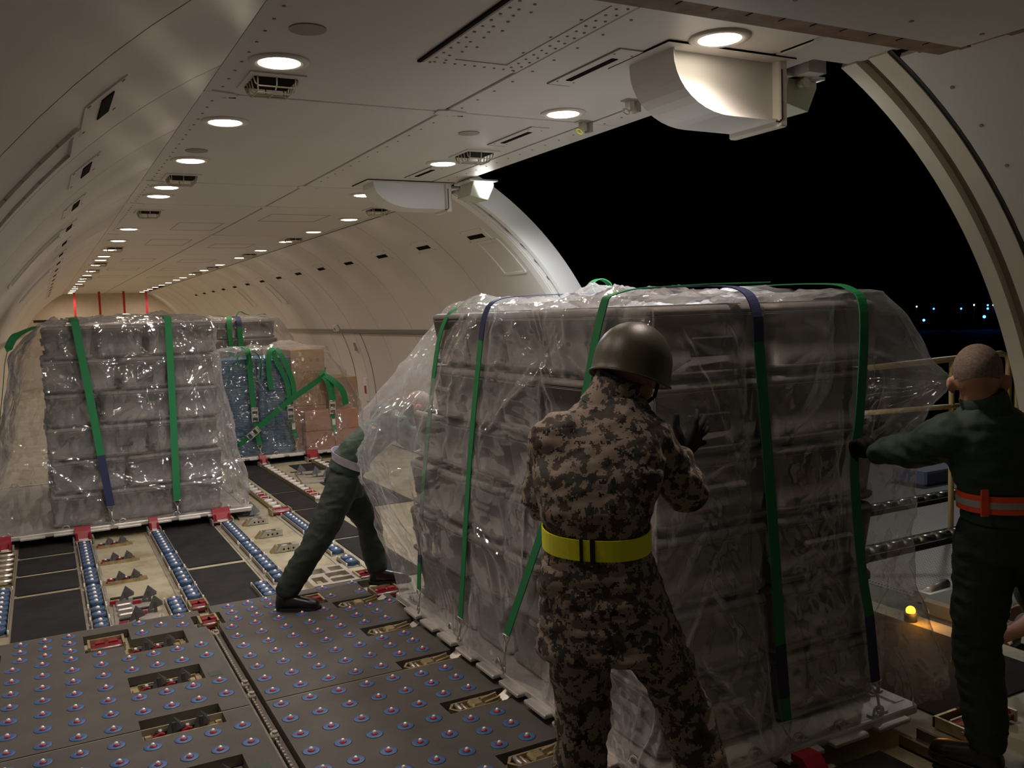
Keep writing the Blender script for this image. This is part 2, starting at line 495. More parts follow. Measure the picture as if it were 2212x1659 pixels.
# horizontal rub rails
for w_, a_, y0, y1 in ((wall_l, 155.45, YA + 0.1, YB), (wall_r, 24.45, 6.66, YB)):
    mb = MB()
    c, t, yv, n = wall_frame(a_, (y0 + y1) / 2, 0.008)
    obox(mb, c, t, yv, n, 0.032, (y1 - y0) / 2, 0.010)
    obox(mb, c + n * 0.012, t, yv, n, 0.016, (y1 - y0) / 2, 0.006)
    mb.build('rub_rail', 'rail_metal', w_)

def air_slot(wall, ang, y, hl=0.15):
    c, t, yv, n = wall_frame(ang, y, 0.001)
    mb = MB(); obox(mb, c, t, yv, n, 0.075, hl + 0.07, 0.004)
    fr = mb.build('air_slot', 'lining', wall)
    mb = MB()
    obox(mb, c + n * 0.005 - t * 0.01, t, yv, n, 0.022, hl, 0.002)
    mb.build('slot_opening', 'slot_dark', fr)
    mb = MB()
    for s_ in (-1, 1):
        for q in (-1, 1):
            p = c + t * (0.06 * s_) + yv * ((hl + 0.05) * q) + n * 0.004
            mb.cyl(p, p + n * 0.002, 0.006, n=6)
    mb.build('screws', 'rivet', fr)
for k in range(14):
    air_slot(wall_r, 50.2, 7.01 + 1.2 * k)
for k in range(16):
    air_slot(wall_l, 131.0, 2.89 + 1.2 * k, 0.13)

def wall_hatch(wall, a0, a1, y0, y1):
    am = (a0 + a1) / 2; ha = math.radians(abs(a1 - a0)) * RF / 2
    mb = MB()
    for aa in (a0, a1):
        c, t, yv, n = wall_frame(aa, (y0 + y1) / 2, 0.004)
        obox(mb, c, t, yv, n, 0.012, (y1 - y0) / 2, 0.006)
    for yy in (y0, y1):
        prev = None
        for i in range(12):
            ang = a0 + (a1 - a0) * (i + .5) / 12
            c, t, yv, n = wall_frame(ang, yy, 0.004)
            obox(mb, c, t, yv, n, ha / 12 + .001, 0.012, 0.006)
    mb.build('hatch_frame', 'lining', wall)
wall_hatch(wall_r, 39.4, 48.3, 6.72, 7.1)
wall_hatch(wall_r, 37.5, 47.5, 15.2, 15.6)
wall_hatch(wall_r, 37.5, 47.5, 17.6, 18.0)
wall_hatch(wall_l, 133.3, 153.0, 2.92, 3.30)
wall_hatch(wall_l, 132.5, 143.0, 6.15, 6.45)
wall_hatch(wall_l, 133.3, 143.0, 9.8, 10.15)
# door-like panel with handle on the right wall
def wall_door(y0, y1, n_):
    fr = None
    mb = MB()
    for yy in (y0, y1):
        for i in range(10):
            ang = -8 + 32 * (i + .5) / 10
            c, t, yv, n = wall_frame(ang, yy, 0.003)
            obox(mb, c, t, yv, n, 0.075, 0.008, 0.005)
    c, t, yv, n = wall_frame(24, (y0 + y1) / 2, 0.003); obox(mb, c, t, yv, n, 0.008, (y1 - y0) / 2, 0.005)
    d = mb.build('door_%d' % n_, 'rail_metal'); tag(d, kind='structure')
    mb = MB(); c, t, yv, n = wall_frame(18.5, (y0 + y1) / 2, 0.004)
    obox(mb, c, t, yv, n, 0.10, 0.10, 0.004); mb.build('handle_plate', 'lining', d)
    mb = MB(); obox(mb, c + n * 0.012 + t * 0.02, t, yv, n, 0.05, 0.03, 0.010)
    obox(mb, c + n * 0.022 - t * 0.04, t, yv, n, 0.012, 0.05, 0.006); mb.build('handle', 'rail_metal', d)
wall_door(12.35, 13.2, 1)
# small call panel below
c, t, yv, n = wall_frame(3.2, 12.75, 0.012)
p_ = thing('wall_placard', 'small white wall unit with a red panel low on the right wall', 'wall unit', c)
mb = MB(); obox(mb, (0, 0, 0), t, yv, n, 0.17, 0.07, 0.012); mb.build('body', 'white_metal', p_)
mb = MB(); obox(mb, n * 0.013, t, yv, n, 0.06, 0.04, 0.004); mb.build('red_panel', 'brick_red_sign', p_)
c, t, yv, n = wall_frame(24.6, 13.3, 0.03)
p_ = thing('wall_socket', 'small pale junction box on the right wall above the rail', 'wall unit', c)
mb = MB(); obox(mb, t * 0.06, t, yv, n, 0.05, 0.09, 0.02); mb.build('body', 'lining', p_)
mb = MB(); obox(mb, t * 0.05 + n * 0.021, t, yv, n, 0.02, 0.035, 0.003); mb.build('opening', 'rail_metal', p_)

# ---- door jambs
def jamb(n_, bands, a0=-12, a1=62.0):
    first = None
    for (y0, y1, r, t_, m_, nm) in bands:
        mb = MB(); arc_panel(mb, a0, a1, y0, y1, 40, r, t_)
        if first is None:
            first = struct('trim_%d' % n_, mb, m_)
        else:
            mb.build(nm, m_, first)
    return first
jn = jamb(1, [(2.405, 2.425, RF + 0.004, 0.02, 'rubber', ''),
              (2.425, 2.515, RF - 0.002, 0.05, 'cream', 'door_frame_strip'),
              (2.515, 2.575, RF + 0.035, 0.02, 'groove_brown', 'door_frame_groove'),
              (2.575, DY0, RF - 0.002, 0.16, 'cream', 'door_frame_strip')])
jf = jamb(2, [(DY1, 6.42, RF - 0.004, 0.18, 'jamb_white', ''),
              (6.42, 6.50, RF + 0.03, 0.02, 'jamb_metal', 'seal_track'),
              (6.50, 6.512, RF - 0.004, 0.05, 'jamb_white', 'door_frame_strip'),
              (6.512, 6.53, RF + 0.03, 0.02, 'rubber', 'seal'),
              (6.53, 6.63, RF - 0.006, 0.05, 'jamb_white', 'door_frame_strip')])
for k in range(9):
    c, t, yv, n = wall_frame(54 - 4.2 * k, 6.46, -0.02)
    mb = MB(); mb.cyl(c, c + n * 0.014, 0.012, n=8); obox(mb, c + n * 0.01, t, yv, n, 0.02, 0.006, 0.004)
    mb.build('latch_pin', 'jamb_metal', jf)
# end bulkhead
mb = MB(); pr = arc(-14, 194, 60, RF + 0.05); pr = [p for p in pr if p[1] < CZ + 0.05]
mb.prism([(XC + (RF + .05) * math.cos(math.radians(a)), min(CZ + .05, ZC + (RF + .05) * math.sin(math.radians(a)))) for a in range(-14, 195, 2)], 'y', YB, YB + 0.05)
struct('wall_end', mb, 'bulkhead')
mb = MB(); mb.prism([(XC + (RF + .08) * math.cos(math.radians(a)), min(CZ + .15, ZC + (RF + .08) * math.sin(math.radians(a)))) for a in range(-14, 195, 2)], 'y', YA - 0.05, YA)
struct('wall_rear', mb, 'lining')

# ---- ceiling: backing slab + panels as parts
mb = MB()
mb.box(0.62, 3.02, DY1 + 0.2, YB, CZ + 0.03, CZ + 0.08)
mb.box(0.62, 2.80, 2.2, DY1 + 0.2, CZ + 0.03, CZ + 0.08)
mb.box(0.62, 3.02, YA, 2.2, CZ + 0.03, CZ + 0.08)
ceil = struct('ceiling', mb, 'backing')
yc = [2.16, 3.98, 6.55, 7.78, 10.43, 13.34, 16.08, 18.25, 21.0, 23.9, 26.8, YB]
gg = 0.0085
def cpanel(x0, x1, y0, y1, z=CZ, m_='ceiling_panel', nm='ceiling_panel'):
    return MB().bbox(x0 + gg, x1 - gg, y0 + gg, y1 - gg, z, z + 0.02, 0.004).build(nm, m_, ceil)
for a, b in zip(yc[:-1], yc[1:]):
    cpanel(0.667, 1.775, a, b)
    if b <= 6.6:
        cpanel(1.775, 2.605, a, b)
    else:
        cpanel(1.775, 2.965, a, b)
cpanel(0.60, 1.02, YA, 2.16)
cpanel(2.61, 2.965, 6.36, 6.55)
MB().box(2.607, 3.0, 2.17, 2.62, CZ - 0.008, CZ + 0.03).build('ceiling_panel', 'lining_white', ceil)
# header over the door
for a, b in ((2.45, 3.98), (3.98, 5.3), (5.3, 6.36)):
    MB().box(2.607, 2.80, a + 0.003, b - 0.003, CZ - 0.002, CZ + 0.14).build('door_header', 'ceiling_panel', ceil)
# lower edge panel overhead with a worn brown rim
MB().box(1.02, 2.93, YA, 2.085, 2.625, 2.66).build('ceiling_panel', 'lining_white', ceil)
MB().box(1.0, 2.95, 2.085, 2.10, 2.66, 2.70).build('panel_gap', 'gap', ceil)
mb = MB(); mb.box(1.0, 2.965, 2.10, 2.195, 2.632, 2.70); rim = mb.build('panel_rim', 'brown_edge', ceil)
mb = MB()
for k in range(12): mb.box(1.3 + k * 0.135, 1.304 + k * 0.135, 2.098, 2.13, 2.630, 2.64)
mb.build('rim_notches', 'gap', ceil)
mb = MB()
mb.box(2.93, 2.945, YA, 2.10, 2.64, 2.70)
mb.build('panel_gap', 'gap', ceil)
mb = MB()
for (a, b, dz) in ((2.09, 2.13, 0), (1.95, 2.08, .004), (1.80, 1.94, -.003), (1.60, 1.79, .003), (1.2, 1.59, 0), (0.2, 1.19, 0)):
    mb.box(2.945, 2.99 + 0.01 * random.random(), a, b, 2.635 + dz, 2.69)
mb.build('panel_rim', 'brown_edge', ceil)
for x in (1.5, 2.0, 2.5, 2.85):
    for yy in (1.5, 1.95):
        MB().cyl((x, yy, 2.622), (x, yy, 2.63), 0.008, n=8).build('rivet', 'rivet', ceil)
# edge trim strips along the ceiling sides with rivets
MB().box(0.645, 0.667, YA, YB, CZ - 0.008, CZ + 0.004).build('edge_gap', 'gap', ceil)
MB().box(0.672, 0.70, YA, YB, CZ - 0.006, CZ + 0.004).build('edge_strip', 'lining_white', ceil)
MB().box(2.932, 2.96, 6.56, YB, CZ - 0.006, CZ + 0.004).build('edge_strip', 'lining_white', ceil)
mb = MB()
for k in range(60):
    mb.cyl((0.735, 2.3 + k * 0.13, CZ - 0.003), (0.735, 2.3 + k * 0.13, CZ + 0.002), 0.006, n=6)
mb.build('rivet_row', 'rivet', ceil)
mb = MB()
for k in range(24):
    mb.cyl((1.83, 2.35 + k * 0.17, CZ - 0.003), (1.83, 2.35 + k * 0.17, CZ + 0.002), 0.006, n=6)
    mb.cyl((2.68, 2.55 + k * 0.155, CZ - 0.005), (2.68, 2.55 + k * 0.155, CZ + 0.0), 0.006, n=6)
mb.build('rivet_row', 'rivet', ceil)
# riveted access hatch
ht = MB().bbox(1.352, 1.757, 2.3, 3.21, CZ - 0.012, CZ + 0.004, 0.006).build('access_hatch', 'ceiling_panel', ceil)
mb = MB()
mb.box(1.338, 1.352, 2.3, 3.22, CZ - 0.008, CZ + 0.002); mb.box(1.338, 1.60, 3.21, 3.216, CZ - 0.006, CZ + 0.002)
mb.build('hatch_gap', 'gap', ht)
mb = MB()
for k in range(14):
    for x in (1.375, 1.735): mb.cyl((x, 2.34 + k * 0.065, CZ - 0.015), (x, 2.34 + k * 0.065, CZ - 0.01), 0.0055, n=6)
    for x in (1.41 + 0.012 * (k % 3), 1.70): mb.cyl((x, 2.36 + k * 0.06, CZ - 0.015), (x, 2.36 + k * 0.06, CZ - 0.01), 0.0055, n=6)
for k in range(9): mb.cyl((1.39 + k * 0.042, 3.175, CZ - 0.015), (1.39 + k * 0.042, 3.175, CZ - 0.01), 0.0055, n=6)
for k in range(6): mb.cyl((1.46 + (k % 2) * 0.19, 2.55 + (k // 2) * 0.2, CZ - 0.015), (1.46 + (k % 2) * 0.19, 2.55 + (k // 2) * 0.2, CZ - 0.01), 0.0055, n=6)
mb.build('rivets', 'rivet', ht)
mb = MB()
mb.box(1.45, 1.67, 3.115, 3.12, CZ - 0.014, CZ - 0.01); mb.box(1.665, 1.67, 2.4, 3.12, CZ - 0.014, CZ - 0.01)
mb.build('stiffener_line', 'rivet', ht)
# other hatches
for (x0, x1, y0, y1) in ((1.26, 1.68, 9.15, 9.9), (1.2, 1.65, 11.0, 11.8), (1.15, 1.6, 14.2, 14.9), (2.0, 2.5, 14.4, 15.1), (1.1, 1.6, 16.6, 17.2),
                         (2.0, 2.55, 16.7, 17.4), (1.95, 2.5, 8.3, 8.9), (2.0, 2.5, 11.6, 12.2), (1.1, 1.6, 19.0, 19.7), (2.05, 2.55, 19.6, 20.2)):
    mb = MB(); w_ = 0.008
    mb.box(x0, x1, y0, y0 + w_, CZ - 0.002, CZ + 0.002); mb.box(x0, x1, y1 - w_, y1, CZ - 0.002, CZ + 0.002)
    mb.box(x0, x0 + w_, y0, y1, CZ - 0.002, CZ + 0.002); mb.box(x1 - w_, x1, y0, y1, CZ - 0.002, CZ + 0.002)
    mb.build('hatch_outline', 'rivet', ceil)
# dark opening far right and speaker discs
MB().box(2.80, 2.97, 24.3, 28.6, CZ - 0.004, CZ + 0.002).build('dark_opening', 'slot_dark', ceil)
for x, yy, r in ((0.86, 3.01, 0.062), (0.85, 5.33, 0.062), (2.11, 4.40, 0.058)):
    MB().cyl((x, yy, CZ - 0.004), (x, yy, CZ + 0.002), r, n=24).build('speaker_disc', 'rivet', ceil)
# slit outlets in the ceiling
for (x0, y0, y1) in ((2.035, 2.86, 3.28), (2.405, 4.20, 4.6), (2.39, 5.5, 5.88)):
    fr = MB().box(x0 - 0.055, x0 + 0.055, y0 - 0.06, y1 + 0.06, CZ - 0.005, CZ + 0.001).build('air_slot', 'ceiling_panel', ceil)
    MB().bbox(x0 - 0.017, x0 + 0.017, y0 + 0.05, y1 - 0.02, CZ - 0.007, CZ + 0.001, 0.004).build('slot_opening', 'slot_dark', fr)
    mb = MB()
    mb.box(x0 - 0.057, x0 - 0.053, y0 - 0.06, y1 + 0.06, CZ - 0.006, CZ)
    mb.box(x0 - 0.055, x0 + 0.055, y1 + 0.055, y1 + 0.06, CZ - 0.006, CZ)
    for q in (y0, y1): mb.cyl((x0 + .04, q, CZ - .007), (x0 + .04, q, CZ - .004), 0.005, n=6); mb.cyl((x0 - .04, q, CZ - .007), (x0 - .04, q, CZ - .004), 0.005, n=6)
    mb.build('slot_edge', 'rivet', fr)
# corner joint plates at the seams
for (x, yy) in ((0.70, 3.98), (1.785, 3.98), (0.70, 6.55), (1.785, 6.55), (0.70, 7.78), (1.785, 7.78), (0.7, 10.43), (1.785, 10.43)):
    mb = MB(); mb.prism([(x - .05, yy - .03), (x + .0, yy - .055), (x + .1, yy - .03), (x + .12, yy + .02), (x + .04, yy + .05), (x - .04, yy + .04)], 'z', CZ - 0.007, CZ + 0.001)
    mb.build('joint_plate', 'lining_white', ceil)
    mb = MB()
    for q in (-.02, .05, .09): mb.box(x + q, x + q + .03, yy + .052, yy + .058, CZ - .004, CZ + .001)
    mb.build('joint_line', 'gap', ceil)

# ================================================================ ceiling downlights
ORD = ['first', 'second', 'third', 'fourth', 'fifth', 'sixth', 'seventh', 'eighth', 'ninth', 'tenth', 'eleventh', 'twelfth',
       'thirteenth', 'fourteenth', 'fifteenth', 'sixteenth', 'seventeenth', 'eighteenth', 'nineteenth', 'twentieth', 'twenty-first']
ring_me = MB().lathe([(0.083, 0.004), (0.112, 0.004), (0.112, -0.004), (0.092, -0.010), (0.083, -0.006)], 28).mesh('lamp_ring')
ring_me.materials.append(M('lamp_ring'))
lens_me = MB().lathe([(0.0005, -0.013), (0.04, -0.012), (0.07, -0.009), (0.087, -0.003), (0.087, 0.004), (0.0005, 0.004)], 28).mesh('lamp_lens')
lens_me.materials.append(M('lamp_glow'))
def downlight(x, yy, label, power=P_DOWN, cone=2.45):
    t_ = thing('ceiling_downlight', label, 'ceiling light', (x, yy, CZ - 0.002), 0, 'round ceiling downlights')
    link_mesh('lens', lens_me, None, t_); link_mesh('ring', ring_me, None, t_)
    s_ = spot('lamp_light', (0, 0, -0.03), power, WARM, size=cone, blend=0.8, radius=0.075)
    s_.parent = t_
left_y = [3.42, 4.52, 5.64, 6.78, 7.26, 9.8, 11.17, 12.52, 13.67, 14.46, 15.62, 17.35, 18.69, 20.1, 21.15, 22.58, 24.0, 25.3, 26.6, 27.6, 28.6]  # last entry is an extra lamp, added to brighten the end bulkhead
downlight(0.862, 2.28, 'dimmer ceiling downlight of the left row just above the camera frame', P_DOWN * 0.45)
for i, yy in enumerate(left_y):
    downlight(0.862, yy, '%s round ceiling downlight of the left row, counted from the camera' % ORD[i], P_DOWN, 2.45 if yy < 28 else 3.1)  # wider cone on the added last lamp so it reaches the bulkhead
for i, (x, yy) in enumerate([(2.25, 2.56), (2.345, 3.81), (2.355, 5.31), (2.345, 6.85)]):
    downlight(x, yy, '%s round ceiling downlight of the short row beside the cargo door' % ORD[i], P_DOWN if i else P_DOWN * 1.0)
for i, yy in enumerate([8.57, 9.86, 11.13, 12.54, 14.0, 15.69, 17.32, 18.7, 20.07, 21.1, 22.5, 23.8, 25.2, 26.5, 27.5, 28.6]):  # final lamp of this row is added too, to light the bulkhead
    downlight(2.768, yy, '%s round ceiling downlight of the far right row, counted from the door' % ORD[i], P_DOWN, 2.45 if yy < 28 else 3.1)

# ---- ceiling vents with wire guards
def ceiling_vent(x, yy, label, first=[None]):
    if first[0] is not None:
        return copy_tree(first[0], (x, yy, CZ), label=label)
    t_ = thing('ceiling_vent', label, 'vent', (x, yy, CZ), 0, 'caged ceiling vents')
    mb = MB(); mb.box(-0.11, 0.11, -0.14, 0.14, -0.006, 0.003); fr = mb.build('frame', 'ceiling_panel', t_)
    MB().box(-0.085, 0.085, -0.09, 0.10, -0.009, 0.0).build('opening', 'slot_dark', t_)
    mb = MB()
    for xx in (-0.075, 0.0, 0.075):
        mb.tube([(xx, -0.10, -0.006), (xx, -0.095, -0.035), (xx * .9, -0.06, -0.055), (xx * .9, 0.06, -0.055), (xx, 0.095, -0.035), (xx, 0.10, -0.006)], 0.0032, 5)
    for yv_, zz in ((-0.085, -.04), (-0.04, -.055), (0.0, -.055), (0.04, -.055), (0.085, -.04)):
        mb.tube([(-0.088, yv_, -.008), (-0.082, yv_, zz * .8), (-.07, yv_, zz), (.07, yv_, zz), (.082, yv_, zz * .8), (.088, yv_, -.008)], 0.0032, 5)
    mb.build('wire_guard', 'wire', t_)
    first[0] = t_
for i, yy in enumerate([3.72, 6.31, 8.31, 12.23, 15.2, 17.1, 19.6, 23.2]):
    ceiling_vent(0.90, yy, '%s caged ceiling vent beside the left row of downlights' % ORD[i])
for i, (x, yy) in enumerate([(2.41, 4.96), (2.78, 7.75), (2.77, 10.75), (2.77, 13.3), (2.77, 16.4), (2.77, 18.2)]):
    ceiling_vent(x, yy, '%s caged ceiling vent on the right side, counted from the camera' % ORD[i])

# ---- white fairings hanging at the door head
def fairing(x0, x1, y0, y1, zb, label):
    t_ = thing('door_fairing', label, 'fairing', (x0, y0, CZ), 0, 'white fairings at the cargo door head')
    W_, D_, Hh = x1 - x0, y1 - y0, CZ - zb
    prof = [(0, 0)]
    for k in range(11):
        a = PI + (PI / 2) * k / 10
        prof.append((W_ * 0.50 + W_ * 0.50 * math.cos(a), -Hh * 0.10 + Hh * 0.86 * math.sin(a)))
    prof += [(W_ * 0.97, -Hh * 0.97), (W_ * 1.0, 0)]
    # shell: outer skin around the profile, open towards the camera side with an inset face
    mb = MB(); mb.prism(prof, 'y', 0.03, D_); mb.build('shell', 'white_metal', t_)
    inner = [(p[0] * 0.985 + 0.005, p[1] * 0.97) for p in prof]
    rimv = MB()
    n_ = len(prof)
    rimv.add([(p[0], 0, p[1]) for p in prof] + [(p[0], 0, p[1]) for p in inner] + [(p[0], 0.032, p[1]) for p in prof] + [(p[0], 0.032, p[1]) for p in inner],
             [f for i in range(n_ - 1) for f in ((i, i + 1, n_ + i + 1, n_ + i), (i, 2 * n_ + i, 2 * n_ + i + 1, i + 1), (n_ + i, n_ + i + 1, 3 * n_ + i + 1, 3 * n_ + i))])
    rimv.build('rim', 'white_metal', t_)
    mb = MB()
    mb.bbox(W_ - 0.03, W_ + 0.012, -0.012, D_ + 0.012, -Hh * 1.06, -0.0, 0.006)
    mb.build('end_flange', 'lamp_ring', t_)
    mb = MB(); mb.tube([(W_ - .045, -0.004, -Hh * .98), (W_ - .03, -0.008, -Hh * .99), (W_ - .02, -.012, -Hh * .94), (W_ - .02, -.012, -.04)], 0.004, 6)
    mb.build('seal', 'rubber', t_)
    mb = MB(); mb.box(-0.06, W_ + .02, -0.05, D_ + 0.06, -0.006, 0.0); mb.build('base_plate', 'ceiling_panel', t_)
    mb = MB(); mb.box(-0.06, W_ + .02, -0.053, -0.05, -0.007, 0.0); mb.box(-0.063, -0.06, -.05, D_ + .06, -.007, 0)
    mb.build('base_edge', 'gap', t_)
fairing(2.15, 2.70, 2.70, 2.98, 2.47, 'big white curved fairing at the door head nearest the camera')
fairing(2.17, 2.76, 6.12, 6.36, 2.52, 'white curved fairing at the far end of the cargo door head')

# ---- sill flood lamps at the door head
def flood(x, y, z, label, direction, power, cone=2.7, side=False):
    t_ = thing('door_floodlight', label, 'lamp', (x, y, z), 0, 'flood lamps at the cargo door head')
    mb = MB(); mb.prism([(-0.06, 0.0), (-0.09, -0.10), (0.05, -0.13), (0.10, -0.03), (0.10, 0.0)], 'y', -0.11, 0.11)
    mb.build('housing', 'pale_green', t_)
    mb = MB(); mb.prism([(0.055, -0.128), (0.105, -0.03), (0.10, -0.02), (0.045, -0.12)], 'y', -0.095, 0.095)
    mb.build('lens', 'flood_glow', t_)
    if side:
        mb = MB(); mb.prism([(-0.05, -0.01), (-0.01, -0.105), (0.045, -0.12), (0.092, -0.03), (0.092, -0.01)], 'y', -0.116, -0.108)
        mb.build('side_lens', 'flood_glow', t_)
    mb = MB(); mb.box(-0.1, 0.12, -0.14, 0.14, 0.0, 0.012); mb.build('mount', 'white_metal', t_)
    d = Vector(direction).normalized()
    s_ = spot('lamp_light', Vector((0.0, 0, -0.15)) + d * 0.06, power, COOL, size=cone, blend=0.7, radius=0.09, direction=direction)
    s_.parent = t_
flood(2.86, 5.9, CZ - 0.03, 'glowing flood lamp at the far corner of the cargo door head', (0.1, -0.1, -1), P_DOOR * 0.7, 3.0, True)
flood(2.90, 2.92, CZ - 0.03, 'pale green flood lamp housing at the near corner of the cargo door head', (-0.15, 1.15, -1), P_DOOR * 1.0, 1.7)
# door hardware outside the header
hw = thing('door_actuator', 'grey actuator fittings outside the cargo door header', 'fitting', (2.84, 2.75, CZ))
mb = MB(); mb.box(0.0, 0.10, -0.05, 0.5, -0.03, 0.08); mb.build('beam', 'white_metal', hw)
mb = MB()
for k in range(4): mb.cyl((0.06, 0.02 + k * .13, -0.05), (0.06, 0.09 + k * .13, -0.05), 0.022, n=10); mb.box(0.04, 0.08, 0.03 + k * .13, 0.06 + k * .13, -.05, 0)
mb.build('rollers', 'alloy', hw)
# hooks on the header
for (x, yy, lab) in ((2.54, 3.94, 'small hanging clip with a yellow-green loop beside the second door downlight'), (2.50, 3.47, 'small grey latch clip on the ceiling near the big fairing')):
    t_ = thing('ceiling_clip', lab, 'clip', (x, yy, CZ))
    mb = MB(); mb.box(-0.03, 0.03, -0.03, 0.03, -0.006, 0); mb.box(-0.012, 0.012, -0.02, 0.02, -0.05, 0); mb.build('bracket', 'alloy', t_)
    mb = MB(); mb.box(0.03, 0.05, -0.02, 0.03, -0.055, 0); mb.build('catch', 'alloy_dull', t_)
    mb = MB(); mb.tube([(0.0 + .014 * math.cos(a / 8 * 2 * PI) - .02, .02 * math.sin(a / 8 * 2 * PI), -.055 - .012 * math.cos(a / 8 * 2 * PI)) for a in range(8)], 0.003, 5, True)
    mb.build('loop', 'belt_yellow' if x > 2.52 else 'alloy', t_)

# ---- far end: red straps and a dark net bar
for i, x in enumerate((0.92, 1.56, 2.2, 2.80)):
    t_ = thing('red_strap', '%s red strap hanging from the ceiling at the far bulkhead, counted from the left' % ORD[i], 'strap', (x, 27.9, 2.0), 0, 'red straps at the far bulkhead')
    MB().box(-0.03, 0.03, -0.004, 0.004, 0.0, CZ - 2.0).build('webbing', 'red_strap', t_)
    MB().box(-0.045, 0.045, -0.012, 0.012, -0.05, 0.03).build('buckle', 'dark_bar', t_)
t_ = thing('net_bar', 'dark cargo net bar spanning below the red straps at the far bulkhead', 'bar', (XC, 27.9, 1.89))
MB().box(-1.95, 1.9, -0.05, 0.05, 0.0, 0.07).build('bar', 'dark_bar', t_)
mb = MB()
for k in range(9): mb.box(-1.3 + k * .3, -1.22 + k * .3, -0.06, 0.06, 0.05, 0.10)
mb.build('fittings', 'dark_bar', t_)
mb = MB(); mb.box(-1.95, -1.2, -0.04, 0.06, -0.10, 0.0); mb.box(1.3, 1.9, -0.04, 0.06, -0.10, 0.0); mb.build('end_bracket', 'bulkhead', t_)

# ================================================================ floor equipment
def cut_panel(x0, x1, y0, y1, cuts, z0, z1):
    """slab with rectangular cut-outs"""
    xs = sorted({x0, x1, *[min(max(c[k], x0), x1) for c in cuts for k in (0, 1)]})
    ys_ = sorted({y0, y1, *[min(max(c[k], y0), y1) for c in cuts for k in (2, 3)]})
    def solid(i, j):
        if i < 0 or j < 0 or i >= len(xs) - 1 or j >= len(ys_) - 1: return False
        cx, cy = (xs[i] + xs[i + 1]) / 2, (ys_[j] + ys_[j + 1]) / 2
        return not any(c[0] < cx < c[1] and c[2] < cy < c[3] for c in cuts)
    mb = MB()
    for i in range(len(xs) - 1):
        for j in range(len(ys_) - 1):
            if not solid(i, j): continue
            a, b, c, d = xs[i], xs[i + 1], ys_[j], ys_[j + 1]
            mb.add([(a, c, z1), (b, c, z1), (b, d, z1), (a, d, z1)], [(0, 1, 2, 3)])
            mb.add([(a, c, z0), (b, c, z0), (b, d, z0), (a, d, z0)], [(3, 2, 1, 0)])
            for (di, dj, p, q) in ((-1, 0, (a, c), (a, d)), (1, 0, (b, d), (b, c)), (0, -1, (b, c), (a, c)), (0, 1, (a, d), (b, d))):
                if not solid(i + di, j + dj):
                    mb.add([(p[0], p[1], z0), (q[0], q[1], z0), (q[0], q[1], z1), (p[0], p[1], z1)], [(0, 1, 2, 3)])
    return mb

ringb_me = MB().lathe([(0.012, 0.0005), (0.012, 0.0020), (0.020, 0.0028), (0.034, 0.0022), (0.0375, 0.0004)], 18).mesh('ball_unit')
ringb_me.materials.append(M('ring_blue'))
cup_me = MB().lathe([(0.0135, 0.0015), (0.0135, 0.0045), (0.011, 0.0065), (0.008, 0.0065)], 12).mesh('cup'); cup_me.materials.append(M('cup_red'))
ballb_me = MB().sphere((0, 0, 0.0095), 0.0085, 10, 8).mesh('ball'); ballb_me.materials.append(M('ball_steel'))
def ball_unit(parent, x, y, z=0.0):
    r = link_mesh('ball_unit', ringb_me, None, parent, (x, y, z))
    link_mesh('cup', cup_me, None, r); link_mesh('ball', ballb_me, None, r)

cuts_l = [(0.10, 0.31, 5.20, 5.49), (0.31, 0.335, 5.06, 5.49), (0.29, 0.61, 5.06, 5.285), (0.27, 0.61, 4.50, 4.71), (0.27, 0.61, 3.945, 4.16), (0.27, 0.61, 3.39, 3.61), (0.68, 0.80, 5.28, 5.5), (-0.6, -0.30, 5.15, 5.42)]
cuts_r = [(1.31, 1.465, 5.31, 5.545), (1.48, 1.80, 5.165, 5.285), (1.48, 1.80, 4.60, 4.742), (1.48, 1.80, 4.05, 4.175), (1.48, 1.80, 3.487, 3.612), (1.48, 1.80, 2.93, 3.055), (0.78, 0.845, 5.28, 5.5), (1.74, 1.9, 5.25, 5.62)]
rows = [5.14 - 0.168 * k for k in range(15)]
L_B = [(x, y_) for x in (-0.21, -0.09, 0.03) for y_ in (5.53, 5.40, 5.27)] + [(-0.36, 5.53)]
L_B += [(x, y_) for x in (-0.375, -0.24, -0.105, 0.03, 0.167) for y_ in rows]
L_B += [(x, y_ - 0.558 * k) for x in (0.30, 0.42, 0.54, 0.663) for y_ in (4.985, 4.81) for k in range(5)]
L_B += [(0.40, 5.55), (0.40, 5.37), (0.51, 5.45), (0.62, 5.55), (0.62, 5.38)]
rows_r = [5.18 - 0.1695 * k for k in range(17)]
R_B = [(x, y_) for x in (0.91, 1.03, 1.14) for y_ in (5.57, 5.44, 5.31)]
R_B += [(x, y_) for x in (0.86, 0.993, 1.13, 1.268, 1.40) for y_ in rows_r]
R_B += [(x, y_ - 0.5675 * k) for x in (1.537, 1.665) for y_ in (5.10, 4.97, 4.83) for k in range(5)]
R_B += [(1.51, 5.60), (1.51, 5.41), (1.71, 5.60), (1.70, 5.41), (1.79, 5.10)]
SEAM = 4.062
mats_ = [('left ball transfer floor mat on the aisle side, far half by the dark panels', -0.575, 0.735, SEAM + 0.007, 5.60, cuts_l, L_B),
         ('left ball transfer floor mat, near half at the bottom left corner', -0.575, 0.735, 2.62, SEAM - 0.007, cuts_l, L_B),
         ('right ball transfer floor mat under the boot, far half', 0.805, 1.84, SEAM + 0.007, 5.64, cuts_r, R_B),
         ('right ball transfer floor mat beside the camouflaged soldier, near half', 0.805, 1.84, 2.62, SEAM - 0.007, cuts_r, R_B)]
